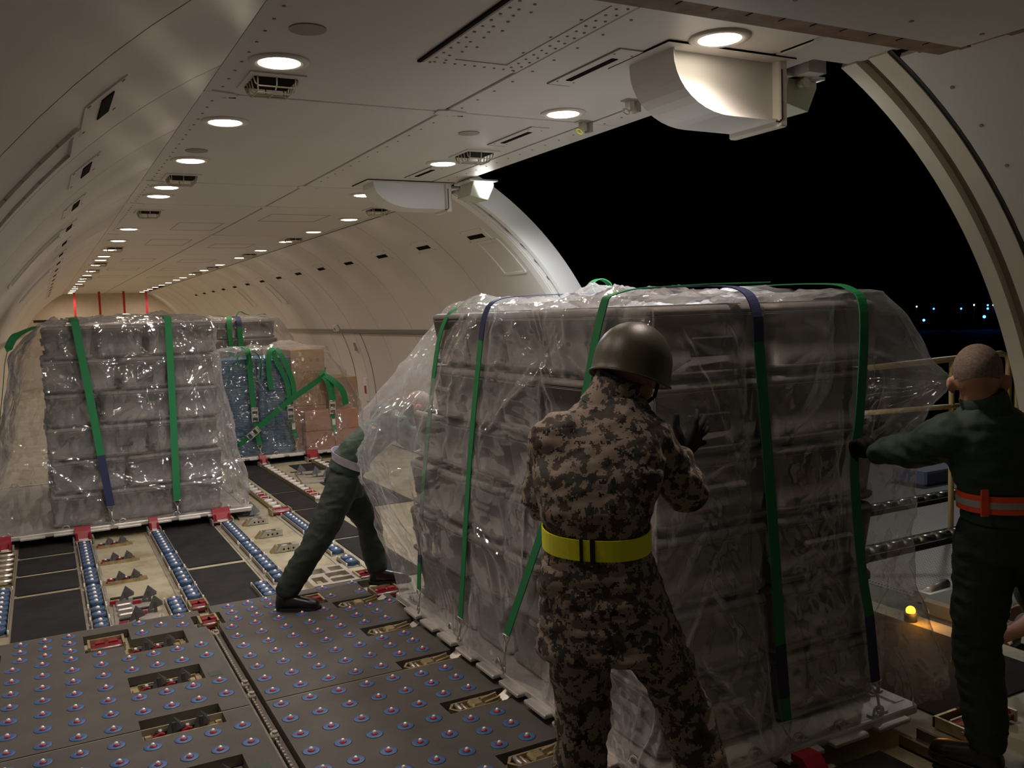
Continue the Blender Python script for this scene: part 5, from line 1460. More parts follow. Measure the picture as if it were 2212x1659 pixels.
ribbon('webbing', [(3.22, 11.27, 1.02), (3.05, 11.22, .92), (2.72, 11.21, .72), (2.40, 11.2, .48), (2.30, 11.2, .40)], Zv, g4, 'web_green', .07); ratchet(g4, (2.25, 11.18, .36), (.75, 0, .6), (-.6, 0, .75), (0, -1, 0))
ribbon('webbing', [(2.20, 11.18, .32), (2.08, 11.19, .23)], Zv, g4, 'web_green', .06)
g5 = strap('green and dark blue strap pair over the farthest pallet', 0)
ribbon('webbing', [(2.62, 14.6, 1.83), (2.61, 14.25, 1.81), (2.58, 14.15, 1.7), (2.6, 14.13, 1.2)], Xv, g5, 'web_green', .07); ribbon('sleeve', [(2.74, 14.6, 1.83), (2.73, 14.2, 1.80), (2.73, 14.13, 1.66)], Xv, g5, 'web_blue', .08)
ribbon('webbing', [(2.73, 14.13, 1.66), (2.74, 14.12, 1.25)], Xv, g5, 'web_green', .08)
ribbon('knot', [(2.74, 14.4, 1.83), (2.80, 14.4, 1.90), (2.88, 14.4, 1.86), (2.95, 14.4, 1.84)], Yv, g5, 'web_green', .1); ribbon('tail', [(2.3, 14.4, 1.83), (2.4, 14.4, 1.845), (2.55, 14.4, 1.83)], Yv, g5, 'web_green', .1); ribbon('tail', [(3.05, 14.4, 1.83), (3.15, 14.4, 1.85), (3.2, 14.4, 1.84)], Yv, g5, 'web_green', .1)

# ================================================================ people
TMP = bpy.data.scenes.new('workbench')
def bake(raw, voxel, smooth=6, fac=0.5):
    """fuse overlapping closed shapes into one continuous surface"""
    me = raw.mesh('raw'); o = bpy.data.objects.new('raw', me); TMP.collection.objects.link(o)
    m_ = o.modifiers.new('r', 'REMESH'); m_.mode = 'VOXEL'; m_.voxel_size = voxel
    s_ = o.modifiers.new('s', 'SMOOTH'); s_.iterations = smooth; s_.factor = fac
    TMP.view_layers[0].update(); dg = TMP.view_layers[0].depsgraph
    out = bpy.data.meshes.new_from_object(o.evaluated_get(dg))
    bpy.data.objects.remove(o, do_unlink=True); bpy.data.meshes.remove(me)
    out.polygons.foreach_set('use_smooth', [True] * len(out.polygons)); out.update()
    return out

def wrinkle(me, amp, scale=9.0, aniso=(1, 1, 2.2), seed=0.0):
    n_ = len(me.vertices)
    co = np.empty(n_ * 3, 'f'); me.vertices.foreach_get('co', co)
    nr = np.empty(n_ * 3, 'f'); me.vertices.foreach_get('normal', nr)
    co = co.reshape(-1, 3); nr = nr.reshape(-1, 3)
    q = co * scale * np.array(aniso, 'f') + np.array((seed, 0, 0), 'f')
    o_ = Vector((3, 1, 7)); d_ = np.empty(n_, 'f'); nz = noise.noise
    for i, p in enumerate(q.tolist()):
        v = Vector(p)
        d_[i] = .7 - abs(nz(v)) * 2 - abs(nz(v * 2.1 + o_))
    co += nr * (amp * d_)[:, None]
    me.vertices.foreach_set('co', co.ravel()); me.update()
    return me

def limb(mb, pts, rad, n=14, sub=5):
    P_ = [Vector(p) for p in pts]; out, rr = [], []
    for i in range(len(P_) - 1):
        a, b = P_[i], P_[i + 1]
        p0 = P_[i - 1] if i else a * 2 - b; p3 = P_[i + 2] if i + 2 < len(P_) else b * 2 - a
        for k in range(sub):
            u = k / sub
            out.append(0.5 * ((2 * a) + (-p0 + b) * u + (2 * p0 - 5 * a + 4 * b - p3) * u * u + (-p0 + 3 * a - 3 * b + p3) * u ** 3))
            rr.append(rad[i] + (rad[i + 1] - rad[i]) * (u * u * (3 - 2 * u)))
    out.append(P_[-1]); rr.append(rad[-1])
    d0 = (out[0] - out[1]).normalized(); d1 = (out[-1] - out[-2]).normalized()
    head = [(out[0] + d0 * rr[0] * math.sin(a), rr[0] * math.cos(a)) for a in (1.45, 1.0, 0.5)]
    tail = [(out[-1] + d1 * rr[-1] * math.sin(a), rr[-1] * math.cos(a)) for a in (0.5, 1.0, 1.45)]
    pts2 = [h[0] for h in head] + out + [t[0] for t in tail]
    r2 = [h[1] for h in head] + rr + [t[1] for t in tail]
    return mb.tube(pts2, r2, n)

def loft(mb, rings, n=24, p=2.4):
    """rings: (centre, half-width vector, half-depth vector)"""
    rs = []
    c0, u0, v0 = [Vector(q) for q in rings[0]]; c1 = Vector(rings[1][0])
    full = [(c0 - (c1 - c0) * .12, u0 * .55, v0 * .55)] + [tuple(Vector(q) for q in r) for r in rings]
    cl, ul, vl = full[-1]; full.append((cl + (cl - full[-2][0]) * .12, ul * .55, vl * .55))
    for c, u, v in full:
        ring = []
        for k in range(n):
            a = 2 * PI * k / n; ca, sa = math.cos(a), math.sin(a)
            ring.append(c + u * (math.copysign(abs(ca) ** (2 / p), ca)) + v * (math.copysign(abs(sa) ** (2 / p), sa)))
        rs.append(ring)
    return mb.rings(rs, True)

def basis(fwd, up):
    f_ = Vector(fwd).normalized(); u = Vector(up); u = (u - f_ * u.dot(f_)).normalized(); r = f_.cross(u)
    return r, f_, u

def ell(mb, c, axes, n=20, m_=14):
    c = Vector(c); a, b, d = axes; rs = []
    for k in range(1, m_):
        t = PI * k / m_
        rs.append([c - d * math.cos(t) + (a * math.cos(2 * PI * i / n) + b * math.sin(2 * PI * i / n)) * math.sin(t) for i in range(n)])
    return mb.rings(rs, True)

def head_shape(mb, c, fwd, up, s=1.0):
    r, f_, u = basis(fwd, up); c = Vector(c)
    ell(mb, c + u * .02 * s - f_ * .012 * s, (r * .076 * s, f_ * .097 * s, u * .092 * s))        # cranium
    ell(mb, c - u * .055 * s + f_ * .028 * s, (r * .060 * s, f_ * .062 * s, u * .064 * s))       # jaw and cheeks
    ell(mb, c - u * .095 * s + f_ * .062 * s, (r * .024 * s, f_ * .022 * s, u * .022 * s))       # chin
    ell(mb, c + u * .022 * s + f_ * .070 * s, (r * .050 * s, f_ * .018 * s, u * .016 * s))       # brow
    limb(mb, [c + u * .005 * s + f_ * .084 * s, c - u * .022 * s + f_ * .098 * s, c - u * .036 * s + f_ * .104 * s], [.010 * s, .012 * s, .015 * s], 10, 3)
    for q in (-1, 1):
        ell(mb, c - u * .022 * s + f_ * .058 * s + r * (.036 * s * q), (r * .022 * s, f_ * .020 * s, u * .018 * s))   # cheekbones
        e = c - u * .022 * s - f_ * .006 * s + r * (.080 * s * q)
        er = (r * q * .75 - f_ * .65).normalized(); ef = (f_ * .75 + r * q * .65).normalized()
        ell(mb, e, (er * .007 * s, (ef * .95 + u * .1) * .017 * s, u * .031 * s), 12, 10)
        ell(mb, e + er * .012 * s + u * .006 * s - f_ * .006 * s, (er * .012 * s, ef * .010 * s, u * .026 * s), 12, 10)
    ell(mb, c - u * .066 * s + f_ * .083 * s, (r * .022 * s, f_ * .010 * s, u * .008 * s), 12, 8)

def face_details(parent, c, fwd, up, s=1.0):
    r, f_, u = basis(fwd, up); c = Vector(c)
    for q in (-1, 1):
        mb = MB(); ell(mb, c + u * .003 * s + f_ * .078 * s + r * (.031 * s * q), (r * .013 * s, f_ * .009 * s, u * .008 * s), 12, 8)
        e = mb.build('eye', 'eye_white', parent)
        mb = MB(); ell(mb, c + u * .003 * s + f_ * .086 * s + r * (.031 * s * q), (r * .006 * s, f_ * .004 * s, u * .006 * s), 10, 6)
        mb.build('iris', 'eye_dark', e)
        mb = MB(); limb(mb, [c + u * .024 * s + f_ * .088 * s + r * (.014 * s * q), c + u * .030 * s + f_ * .084 * s + r * (.032 * s * q), c + u * .022 * s + f_ * .070 * s + r * (.048 * s * q)], [.004 * s] * 3, 6, 3)
        mb.build('eyebrow', 'hair', parent)
    mb = MB(); ell(mb, c - u * .066 * s + f_ * .091 * s, (r * .021 * s, f_ * .004 * s, u * .006 * s), 12, 6); mb.build('lips', 'lips', parent)

def hand_shape(mb, wrist, knuckles, tips, thumb, nrm, bend=0.014, rf=0.0095, rp=0.016):
    """palm fanning from the wrist to four knuckles, four bent fingers, a thumb from the palm's side"""
    w_ = Vector(wrist); nrm = Vector(nrm).normalized()
    for k in knuckles: limb(mb, [w_, w_.lerp(Vector(k), .5), k], [rp * 1.25, rp * 1.05, rf * 1.25], 10, 3)
    for a, b in zip(knuckles[:-1], knuckles[1:]): limb(mb, [w_.lerp(Vector(a), .6), w_.lerp(Vector(b), .6)], [rp, rp], 10, 2)
    for i, (k, t) in enumerate(zip(knuckles, tips)):
        k, t = Vector(k), Vector(t)
        m1 = k.lerp(t, .42) + nrm * bend; m2 = k.lerp(t, .76) + nrm * bend * .7
        s_ = (1.0, 1.04, 1.0, .86)[i]
        limb(mb, [k, m1, m2, t], [rf * 1.12 * s_, rf * 1.02 * s_, rf * .92 * s_, rf * .78 * s_], 10, 3)
    a, b, c_ = [Vector(q) for q in thumb]
    limb(mb, [w_.lerp(a, .35), a, b, c_], [rp * 1.05, rf * 1.5, rf * 1.2, rf * .95], 10, 3)

def boot(parent, ank, toe, knee, mname='boot_black', shaft=0.15):
    a, t = Vector(ank), Vector(toe)
    d = Vector((t.x - a.x, t.y - a.y, 0)).normalized(); sd = Vector((-d.y, d.x, 0))
    h = Vector((a.x, a.y, t.z)) - d * .045
    L_ = .265
    mb = MB()
    loft(mb, [(h + Vector((0, 0, .045)), sd * .034, Vector((0, 0, .040))), (h + d * .06 + Vector((0, 0, .055)), sd * .038, Vector((0, 0, .05))),
              (h + d * .14 + Vector((0, 0, .045)), sd * .044, Vector((0, 0, .040))), (h + d * .20 + Vector((0, 0, .038)), sd * .047, Vector((0, 0, .034))),
              (h + d * (L_ - .02) + Vector((0, 0, .032)), sd * .038, Vector((0, 0, .026)))], 16)
    limb(mb, [h + d * .04 + Vector((0, 0, .05)), a, a + (Vector(knee) - a).normalized() * shaft], [.042, .044, .052], 14, 4)
    b = link_mesh('boot', bake(mb, 0.007, 4), mname, parent)
    mb = MB(); pr = []
    for k in range(20):
        ang = 2 * PI * k / 20
        pr.append(h + d * (L_ * .47 + L_ * .53 * math.cos(ang)) + sd * (.048 * math.sin(ang) * (1.0 + .12 * math.cos(ang))))
    mb.rings([[(p.x, p.y, t.z - .004) for p in pr], [(p.x, p.y, t.z + .020) for p in pr]], False); mb.build('sole', 'sole', b)

def person(label, J, cloth, trouser, body_fwd, gloves=None, jacket_skirt=True, skinm='skin', wr_amp=.006, hem=0.0, seed=1.0):
    """J holds the joints in world space; the body is one fused mesh, clothing pieces are its siblings"""
    t_ = thing('person', label, 'person', (J['pelvis'][0], J['pelvis'][1], 0))
    def loc(p): return Vector(p) - t_.location
    Jl = {k: loc(v) for k, v in J.items() if k not in ('hfwd', 'hup', 'handL', 'handR', 'jacket', 'short', 'baggy')}
    f_ = Vector(body_fwd).normalized(); rt = Vector((f_.y, -f_.x, 0)).normalized()
    # body
    mb = MB()
    head_shape(mb, Jl['head'], J['hfwd'], J['hup'])
    limb(mb, [Jl['head'] - Vector(J['hup']).normalized() * .04 - Vector(J['hfwd']).normalized() * .02, Jl['neck'], Jl['chest'].lerp(Jl['neck'], .55)], [.050, .054, .07], 14, 4)
    loft(mb, [(Jl['pelvis'], rt * .135, f_ * .085), (Jl['waist'], rt * .125, f_ * .08), (Jl['chest'], rt * .155, f_ * .095), (Jl['chest'].lerp(Jl['neck'], .55), rt * .12, f_ * .07)], 20)
    for s_ in 'LR':
        limb(mb, [Jl['sh' + s_], Jl['el' + s_], Jl['wr' + s_]], [.052, .040, .027], 12, 5)
        limb(mb, [Jl['hip' + s_], Jl['knee' + s_], Jl['ank' + s_]], [.078, .055, .040], 12, 5)
        h = J.get('hand' + s_)
        if h:
            hand_shape(mb, Jl['wr' + s_], [loc(q) for q in h['k']], [loc(q) for q in h['t']], [loc(q) for q in h['th']], h['n'], rf=.0078, rp=.0125)
    body = link_mesh('body', bake(mb, 0.0075, 4), skinm, t_)
    face_details(body, Jl['head'], J['hfwd'], J['hup'])
    # jacket
    jk = J['jacket']          # list of (t key point, half width, half depth)
    mb = MB()
    loft(mb, [(loc(c), rt * a, f_ * b) for c, a, b in jk], 28)
    for s_ in 'LR':
        sh = Jl['sh' + s_]; inner = sh.lerp(Jl['chest'], .35)
        if s_ in J.get('short', ''):
            limb(mb, [inner, sh, sh.lerp(Jl['el' + s_], .5), sh.lerp(Jl['el' + s_], .92)], [.080, .085, .074, .066], 16, 5)
        else:
            limb(mb, [inner, sh, sh.lerp(Jl['el' + s_], .5), Jl['el' + s_], Jl['el' + s_].lerp(Jl['wr' + s_], .5), Jl['el' + s_].lerp(Jl['wr' + s_], .93)],
                 [.080, .085, .074, .068, .060, .050], 16, 5)
    jm = wrinkle(bake(mb, 0.010, 5), wr_amp, 9, (1, 1, 2.0), seed)
    link_mesh('jacket', jm, cloth, t_)
    # collar
    mb = MB(); n0 = Jl['neck']; ax = (Jl['head'] - Jl['chest']).normalized()
    r_, q_, u_ = basis(f_, ax); rs = []
    for (dz, rr) in ((-.055, .092), (-.02, .080), (.02, .076), (.052, .074), (.054, .067), (.0, .067), (-.03, .070)):
        rs.append([n0 + u_ * dz + r_ * (rr * math.cos(2 * PI * k / 24)) + q_ * (rr * math.sin(2 * PI * k / 24) - .004) for k in range(24)])
    mb.rings(rs, True, False); link_mesh('collar', wrinkle(mb.mesh('collar'), .003, 14, seed=seed), cloth, t_)
    # trousers
    mb = MB()
    pel = Jl['pelvis']
    loft(mb, [(pel + Vector((0, 0, .07)), rt * .150, f_ * .105), (pel, rt * .165, f_ * .115), (pel - Vector((0, 0, .08)), rt * .155, f_ * .11)], 24)
    if J.get('baggy'):
        loft(mb, [(pel - Vector((0, 0, .05)), rt * .16, f_ * .115), (pel - Vector((0, 0, .15)) + rt * .02, rt * .155, f_ * .10), (pel - Vector((0, 0, .27)) + rt * .04, rt * .12, f_ * .075)], 20)
    for s_ in 'LR':
        k_, a_ = Jl['knee' + s_], Jl['ank' + s_]
        limb(mb, [Jl['hip' + s_] + Vector((0, 0, .02)), Jl['hip' + s_].lerp(k_, .5), k_, k_.lerp(a_, .5), k_.lerp(a_, .90)], [.102, .096, .084, .080, .072 + hem], 16, 5)
    tm = wrinkle(bake(mb, 0.010, 5), wr_amp * 1.1, 8, (1, 1, 1.8), seed + 4)
    link_mesh('trousers', tm, trouser, t_)
    for s_ in 'LR':
        boot(t_, Jl['ank' + s_], Jl['toe' + s_], Jl['knee' + s_])
        h = J.get('hand' + s_)
        if h and gloves:
            mb = MB(); hand_shape(mb, Jl['wr' + s_], [loc(q) for q in h['k']], [loc(q) for q in h['t']], [loc(q) for q in h['th']], h['n'], rf=.0108, rp=.018)
            limb(mb, [Jl['wr' + s_].lerp(Jl['el' + s_], .12), Jl['wr' + s_]], [.034, .032], 12, 3)
            link_mesh('glove', bake(mb, 0.0045, 3), gloves, t_)
    return t_, loc, rt, f_

def band(parent, name, c, rt, f_, a, b, h, m_, tilt=(0, 0), t=0.004, a0=0.0, a1=2 * PI, n=48, bulge=0.0):
    """belt around an elliptical waist"""
    c = Vector(c); rs = []
    full = abs(a1 - a0 - 2 * PI) < 1e-3
    cnt = n if full else n + 1
    for k in range(cnt):
        ang = a0 + (a1 - a0) * k / n
        ca, sa = math.cos(ang), math.sin(ang)
        ca2 = math.copysign(abs(ca) ** (2 / 2.4), ca); sa2 = math.copysign(abs(sa) ** (2 / 2.4), sa)
        z = tilt[0] * ca2 + tilt[1] * sa2
        o_ = []
        for (e, zz) in ((0, -h), (t, -h), (t, h), (0, h)):
            o_.append(c + rt * ((a + e) * ca2) + f_ * ((b + e) * sa2) + Vector((0, 0, z + zz)))
        rs.append(o_)
    if full: rs.append(rs[0])
    mb = MB(); mb.rings(rs, False, not full)
    return mb.build(name, m_, parent)

# ---- soldier in camouflage, seen from behind
Js = dict(baggy=True, pelvis=(1.405, 2.160, 0.985), waist=(1.400, 2.160, 1.13), chest=(1.475, 2.225, 1.345), neck=(1.545, 2.255, 1.495), head=(1.618, 2.262, 1.555),
          hfwd=(0.86, 0.42, -0.28), hup=(0.30, 0.05, 1.0), shL=(1.350, 2.280, 1.360), shR=(1.600, 2.185, 1.350),
          elL=(1.345, 2.365, 1.165), wrL=(1.600, 2.470, 1.24), elR=(1.775, 2.200, 1.160), wrR=(1.790, 2.260, 1.262),
          hipL=(1.335, 2.195, 0.95), kneeL=(1.375, 2.215, 0.55), ankL=(1.325, 2.215, 0.10), toeL=(1.48, 2.42, 0.0),
          hipR=(1.480, 2.140, 0.95), kneeR=(1.650, 2.100, 0.56), ankR=(1.700, 1.930, 0.10), toeR=(1.86, 2.08, 0.0),
          handR=dict(k=[(1.882, 2.294, 1.355), (1.900, 2.298, 1.341), (1.907, 2.298, 1.320), (1.897, 2.290, 1.298)],
                     t=[(1.926, 2.331, 1.400), (1.970, 2.344, 1.377), (1.980, 2.340, 1.336), (1.957, 2.328, 1.290)],
                     th=[(1.807, 2.273, 1.326), (1.807, 2.290, 1.360), (1.817, 2.300, 1.394)], n=(-.47, -.88, .05)),
          handL=dict(k=[(1.68, 2.485, 1.275), (1.685, 2.49, 1.255), (1.685, 2.49, 1.233), (1.675, 2.485, 1.213)],
                     t=[(1.765, 2.50, 1.31), (1.78, 2.505, 1.28), (1.775, 2.505, 1.245), (1.755, 2.50, 1.205)],
                     th=[(1.635, 2.47, 1.285), (1.66, 2.465, 1.315), (1.69, 2.465, 1.33)], n=(-.3, -.9, .1)),
          jacket=[((1.425, 2.150, 0.74), .215, .150), ((1.415, 2.155, 0.90), .185, .135), ((1.40, 2.155, 1.06), .152, .108), ((1.40, 2.155, 1.11), .148, .105), ((1.405, 2.165, 1.17), .168, .125),
                  ((1.44, 2.20, 1.27), .200, .145), ((1.475, 2.225, 1.365), .180, .135), ((1.515, 2.243, 1.44), .125, .10), ((1.54, 2.252, 1.485), .085, .078)])
so, sl, srt, sf = person('soldier in camouflage uniform and olive helmet pushing the near load', Js, 'camouflage', 'camouflage', (0.60, 0.80, 0), 'glove_black', seed=2.0, wr_amp=.008, hem=.012)
bl = band(so, 'reflective_belt', sl((1.40, 2.155, 1.093)), srt, sf, .156, .112, .030, 'belt_yellow', (-.006, .020))
band(bl, 'belt_slider', sl((1.40, 2.155, 1.093)), srt, sf, .159, .115, .034, 'belt_black', (-.006, .020), .004, 4.52, 4.57, 2)
band(bl, 'belt_slider', sl((1.40, 2.155, 1.093)), srt, sf, .159, .115, .034, 'belt_black', (-.006, .020), .004, 4.67, 4.72, 2)
# helmet
hr, hf, hu = basis(Js['hfwd'], Js['hup'])
hc = sl(Js['head']) + hu * .022 - hf * .006
rs = []
NA = 40
for (t_, k) in [(0.04, 1), (.2, 1), (.4, 1), (.6, 1), (.8, 1), (1.0, 1), (1.2, 1), (1.38, 1.0), (1.57, 1.0), (1.75, 1.01), (1.90, 1.03), (1.95, 1.045)]:
    ring = []
    for i in range(NA):
        a = 2 * PI * i / NA; ca, sa = math.cos(a), math.sin(a)
        brim = (0.016 * max(0, sa) ** 2 + .002) * max(0, (t_ - 1.57) / .38)
        dip = -0.010 * (1 - abs(sa)) * max(0, (t_ - 1.4) / .5)
        sn_ = max(math.sin(t_), .985) if t_ > 1.4 else math.sin(t_)
        ring.append(hc + hr * (.118 * k * sn_ * ca) + hf * ((.138 * k + brim) * sn_ * sa) + hu * (.130 * math.cos(t_) * (1.0 if t_ < 1.5708 else .95) + dip))
    rs.append(ring)
inner = [[hc + (p - hc) * .94 for p in r_] for r_ in rs[::-1]]
mb = MB(); mb.rings(rs + inner, True)
hel = mb.build('helmet', 'helmet_olive', so)
mb = MB(); mb.tube([p * 1.0 for p in rs[-1]], 0.0035, 6, True); mb.build('helmet_rim', 'helmet_olive', hel)
mb = MB()
for q in (-1, 1): mb.tube([hc + hr * (.10 * q) - hu * .02, hc + hr * (.085 * q) + hf * .02 - hu * .09, hc + hf * .055 - hu * .155], 0.006, 6)
mb.build('chin_strap', 'belt_black', hel)

# ---- man in a green coverall, right
Jg = dict(pelvis=(2.915, 1.865, 0.93), waist=(2.905, 1.868, 1.06), chest=(2.875, 1.885, 1.22), neck=(2.822, 1.905, 1.372), head=(2.795, 1.915, 1.470),
          hfwd=(0.80, 0.58, -0.30), hup=(.15, 0.18, 1.0), shL=(2.725, 1.975, 1.275), shR=(3.01, 1.790, 1.265),
          elL=(2.765, 2.140, 1.205), wrL=(2.752, 2.290, 1.180), elR=(3.14, 1.95, 1.10), wrR=(3.15, 2.19, 1.16),
          hipL=(2.85, 1.92, 0.90), kneeL=(2.905, 1.985, 0.51), ankL=(2.975, 1.985, 0.10), toeL=(2.93, 2.20, 0.0),
          hipR=(2.985, 1.81, 0.90), kneeR=(3.06, 1.76, 0.50), ankR=(3.08, 1.56, 0.10), toeR=(3.08, 1.76, 0.0),
          handL=dict(k=[(2.725, 2.352, 1.215), (2.735, 2.36, 1.198), (2.745, 2.362, 1.178), (2.758, 2.358, 1.158)],
                     t=[(2.745, 2.405, 1.175), (2.755, 2.41, 1.160), (2.765, 2.41, 1.145), (2.772, 2.40, 1.13)],
                     th=[(2.735, 2.31, 1.215), (2.752, 2.345, 1.222), (2.772, 2.38, 1.214)], n=(-.6, .5, .5)),
          handR=dict(k=[(3.15, 2.27, 1.20), (3.165, 2.275, 1.19), (3.18, 2.275, 1.175), (3.195, 2.27, 1.16)],
                     t=[(3.13, 2.34, 1.25), (3.16, 2.35, 1.25), (3.19, 2.35, 1.235), (3.21, 2.34, 1.21)],
                     th=[(3.13, 2.22, 1.19), (3.11, 2.26, 1.20), (3.10, 2.29, 1.21)], n=(0, -.9, .4)),
          jacket=[((2.915, 1.865, 0.98), .165, .115), ((2.908, 1.867, 1.06), .160, .112), ((2.895, 1.872, 1.14), .180, .122), ((2.87, 1.887, 1.24), .185, .125), ((2.845, 1.897, 1.32), .15, .11), ((2.825, 1.904, 1.375), .08, .075)])
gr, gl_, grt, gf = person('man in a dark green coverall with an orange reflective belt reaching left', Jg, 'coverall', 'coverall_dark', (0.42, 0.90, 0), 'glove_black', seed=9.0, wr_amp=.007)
b0 = gl_((2.908, 1.867, 1.055))
bl = band(gr, 'reflective_belt', b0, grt, gf, .170, .121, .030, 'belt_orange', (.0, .0))
band(bl, 'silver_stripe', b0, grt, gf, .1725, .1235, .011, 'belt_silver')
mb = MB(); obox(mb, b0 - grt * .150 - gf * .095 + Vector((0, 0, .01)), (0, 0, 1), grt, gf, .045, .012, .004); mb.build('belt_tail', 'belt_orange', bl)
# cropped hair cap
def hair_cap(parent, c, fwd, up):
    r_, q_, u_ = basis(fwd, up)
    mb = MB(); ell(mb, c + u_ * .026 - q_ * .016, (r_ * .0775, q_ * .0965, u_ * .0915), 28, 20)
    me = mb.mesh('hair')
    bm = bmesh.new(); bm.from_mesh(me)
    bmesh.ops.delete(bm, geom=[v for v in bm.verts if (v.co - c).dot(u_) < -.012 + .075 * (v.co - c).dot(q_) or (v.co - c).dot(q_) > .055], context='VERTS')
    bm.to_mesh(me); bm.free()
    me.polygons.foreach_set('use_smooth', [True] * len(me.polygons))
    link_mesh('hair', me, 'hair', parent)
hair_cap(gr, gl_(Jg['head']), Jg['hfwd'], Jg['hup'])

# ---- man leaning against the far end of the near load
Jm = dict(pelvis=(1.66, 5.44, 0.735), waist=(1.70, 5.43, 0.87), chest=(1.90, 5.42, 1.04), neck=(2.05, 5.41, 1.12), head=(2.155, 5.40, 1.135),
          hfwd=(0.65, -0.35, -0.65), hup=(0.75, 0.0, 0.65), shL=(1.97, 5.56, 1.10), shR=(1.93, 5.28, 1.08), elL=(2.15, 5.50, 0.98), wrL=(2.28, 5.30, 1.05), elR=(2.06, 5.28, .95), wrR=(2.17, 5.19, 1.08),
          hipL=(1.64, 5.52, 0.70), kneeL=(1.83, 5.56, 0.40), ankL=(1.855, 5.50, 0.09), toeL=(2.02, 5.44, 0.0),
          hipR=(1.61, 5.36, 0.69), kneeR=(1.42, 5.30, 0.41), ankR=(1.195, 5.30, 0.10), toeR=(1.40, 5.20, 0.0),
          handL=dict(k=[(2.32, 5.24, 1.08), (2.33, 5.25, 1.065), (2.335, 5.255, 1.045), (2.335, 5.26, 1.025)], t=[(2.33, 5.17, 1.12), (2.35, 5.17, 1.10), (2.36, 5.18, 1.07), (2.36, 5.19, 1.03)],
                     th=[(2.29, 5.26, 1.085), (2.30, 5.22, 1.11), (2.30, 5.19, 1.125)], n=(0, .9, .3)),
          handR=dict(k=[(2.19, 5.165, 1.12), (2.205, 5.17, 1.11), (2.215, 5.175, 1.09), (2.22, 5.18, 1.07)], t=[(2.18, 5.15, 1.19), (2.21, 5.15, 1.18), (2.23, 5.155, 1.15), (2.24, 5.16, 1.11)],
                     th=[(2.16, 5.17, 1.11), (2.145, 5.165, 1.14), (2.14, 5.16, 1.16)], n=(0, .9, .3)),
          jacket=[((1.66, 5.44, 0.78), .165, .115), ((1.69, 5.435, 0.85), .160, .112), ((1.77, 5.43, 0.93), .172, .118), ((1.88, 5.425, 1.01), .178, .118), ((1.97, 5.415, 1.07), .15, .10), ((2.04, 5.41, 1.115), .085, .075)])
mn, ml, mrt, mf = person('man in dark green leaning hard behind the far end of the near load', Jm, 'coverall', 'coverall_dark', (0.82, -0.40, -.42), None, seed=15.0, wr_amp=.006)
b0 = ml((1.692, 5.435, 0.852))
mf2 = Vector((.82, -.40, -.42)).normalized()
bl = band(mn, 'web_belt', b0, mrt, mf2, .171, .122, .026, 'belt_lilac')
band(bl, 'belt_loop', b0, mrt, mf2, .174, .125, .03, 'belt_black', (0, 0), .004, 3.55, 3.62, 2)
band(bl, 'belt_loop', b0, mrt, mf2, .174, .125, .03, 'belt_black', (0, 0), .004, 4.5, 4.57, 2)

hair_cap(mn, ml(Jm['head']), Jm['hfwd'], Jm['hup'])

# ---- crouching person at the right frame edge, one bare forearm in view
Jc = dict(short='LR', pelvis=(4.05, 2.05, 0.42), waist=(4.04, 2.09, 0.56), chest=(3.98, 2.20, 0.74), neck=(3.95, 2.29, 0.87), head=(3.93, 2.35, 0.95), hfwd=(-.5, .7, -.5), hup=(-.1, .4, 1), shL=(3.83, 2.22, .76), shR=(4.10, 2.26, .76),
          elL=(3.835, 2.33, .34), wrL=(3.66, 2.46, .19), elR=(4.15, 2.42, .5), wrR=(4.08, 2.5, .3), hipL=(3.97, 2.09, .40), kneeL=(3.90, 2.40, .42), ankL=(3.96, 2.18, .10), toeL=(3.92, 2.35, 0.0),
          hipR=(4.12, 2.08, .40), kneeR=(4.16, 2.40, .36), ankR=(4.14, 2.15, .10), toeR=(4.14, 2.3, 0.0),
          handL=dict(k=[(3.60, 2.50, .175), (3.595, 2.50, .155), (3.60, 2.50, .135), (3.61, 2.495, .12)], t=[(3.53, 2.54, .13), (3.53, 2.54, .11), (3.535, 2.535, .095), (3.55, 2.53, .085)], th=[(3.64, 2.485, .185), (3.62, 2.515, .19), (3.59, 2.54, .18)], n=(0, -.3, 1)),
          handR=dict(k=[(4.05, 2.55, .27), (4.06, 2.555, .255), (4.07, 2.555, .245), (4.08, 2.55, .235)], t=[(4.03, 2.6, .2), (4.04, 2.6, .19), (4.055, 2.6, .18), (4.07, 2.595, .175)], th=[(4.05, 2.52, .28), (4.03, 2.55, .27), (4.02, 2.58, .25)], n=(0, 0, 1)),
          jacket=[((4.05, 2.05, 0.42), .165, .13), ((4.04, 2.10, .56), .16, .12), ((3.99, 2.19, .71), .18, .12), ((3.96, 2.26, .82), .11, .09)])
cr, cl_, _a, _b = person('crouching person in black at the right edge with a bare forearm showing', Jc, 'belt_black', 'coverall_dark', (-.2, .95, 0), None, skinm='skin', seed=22.0)
hair_cap(cr, cl_(Jc['head']), Jc['hfwd'], Jc['hup'])

bpy.data.scenes.remove(TMP)

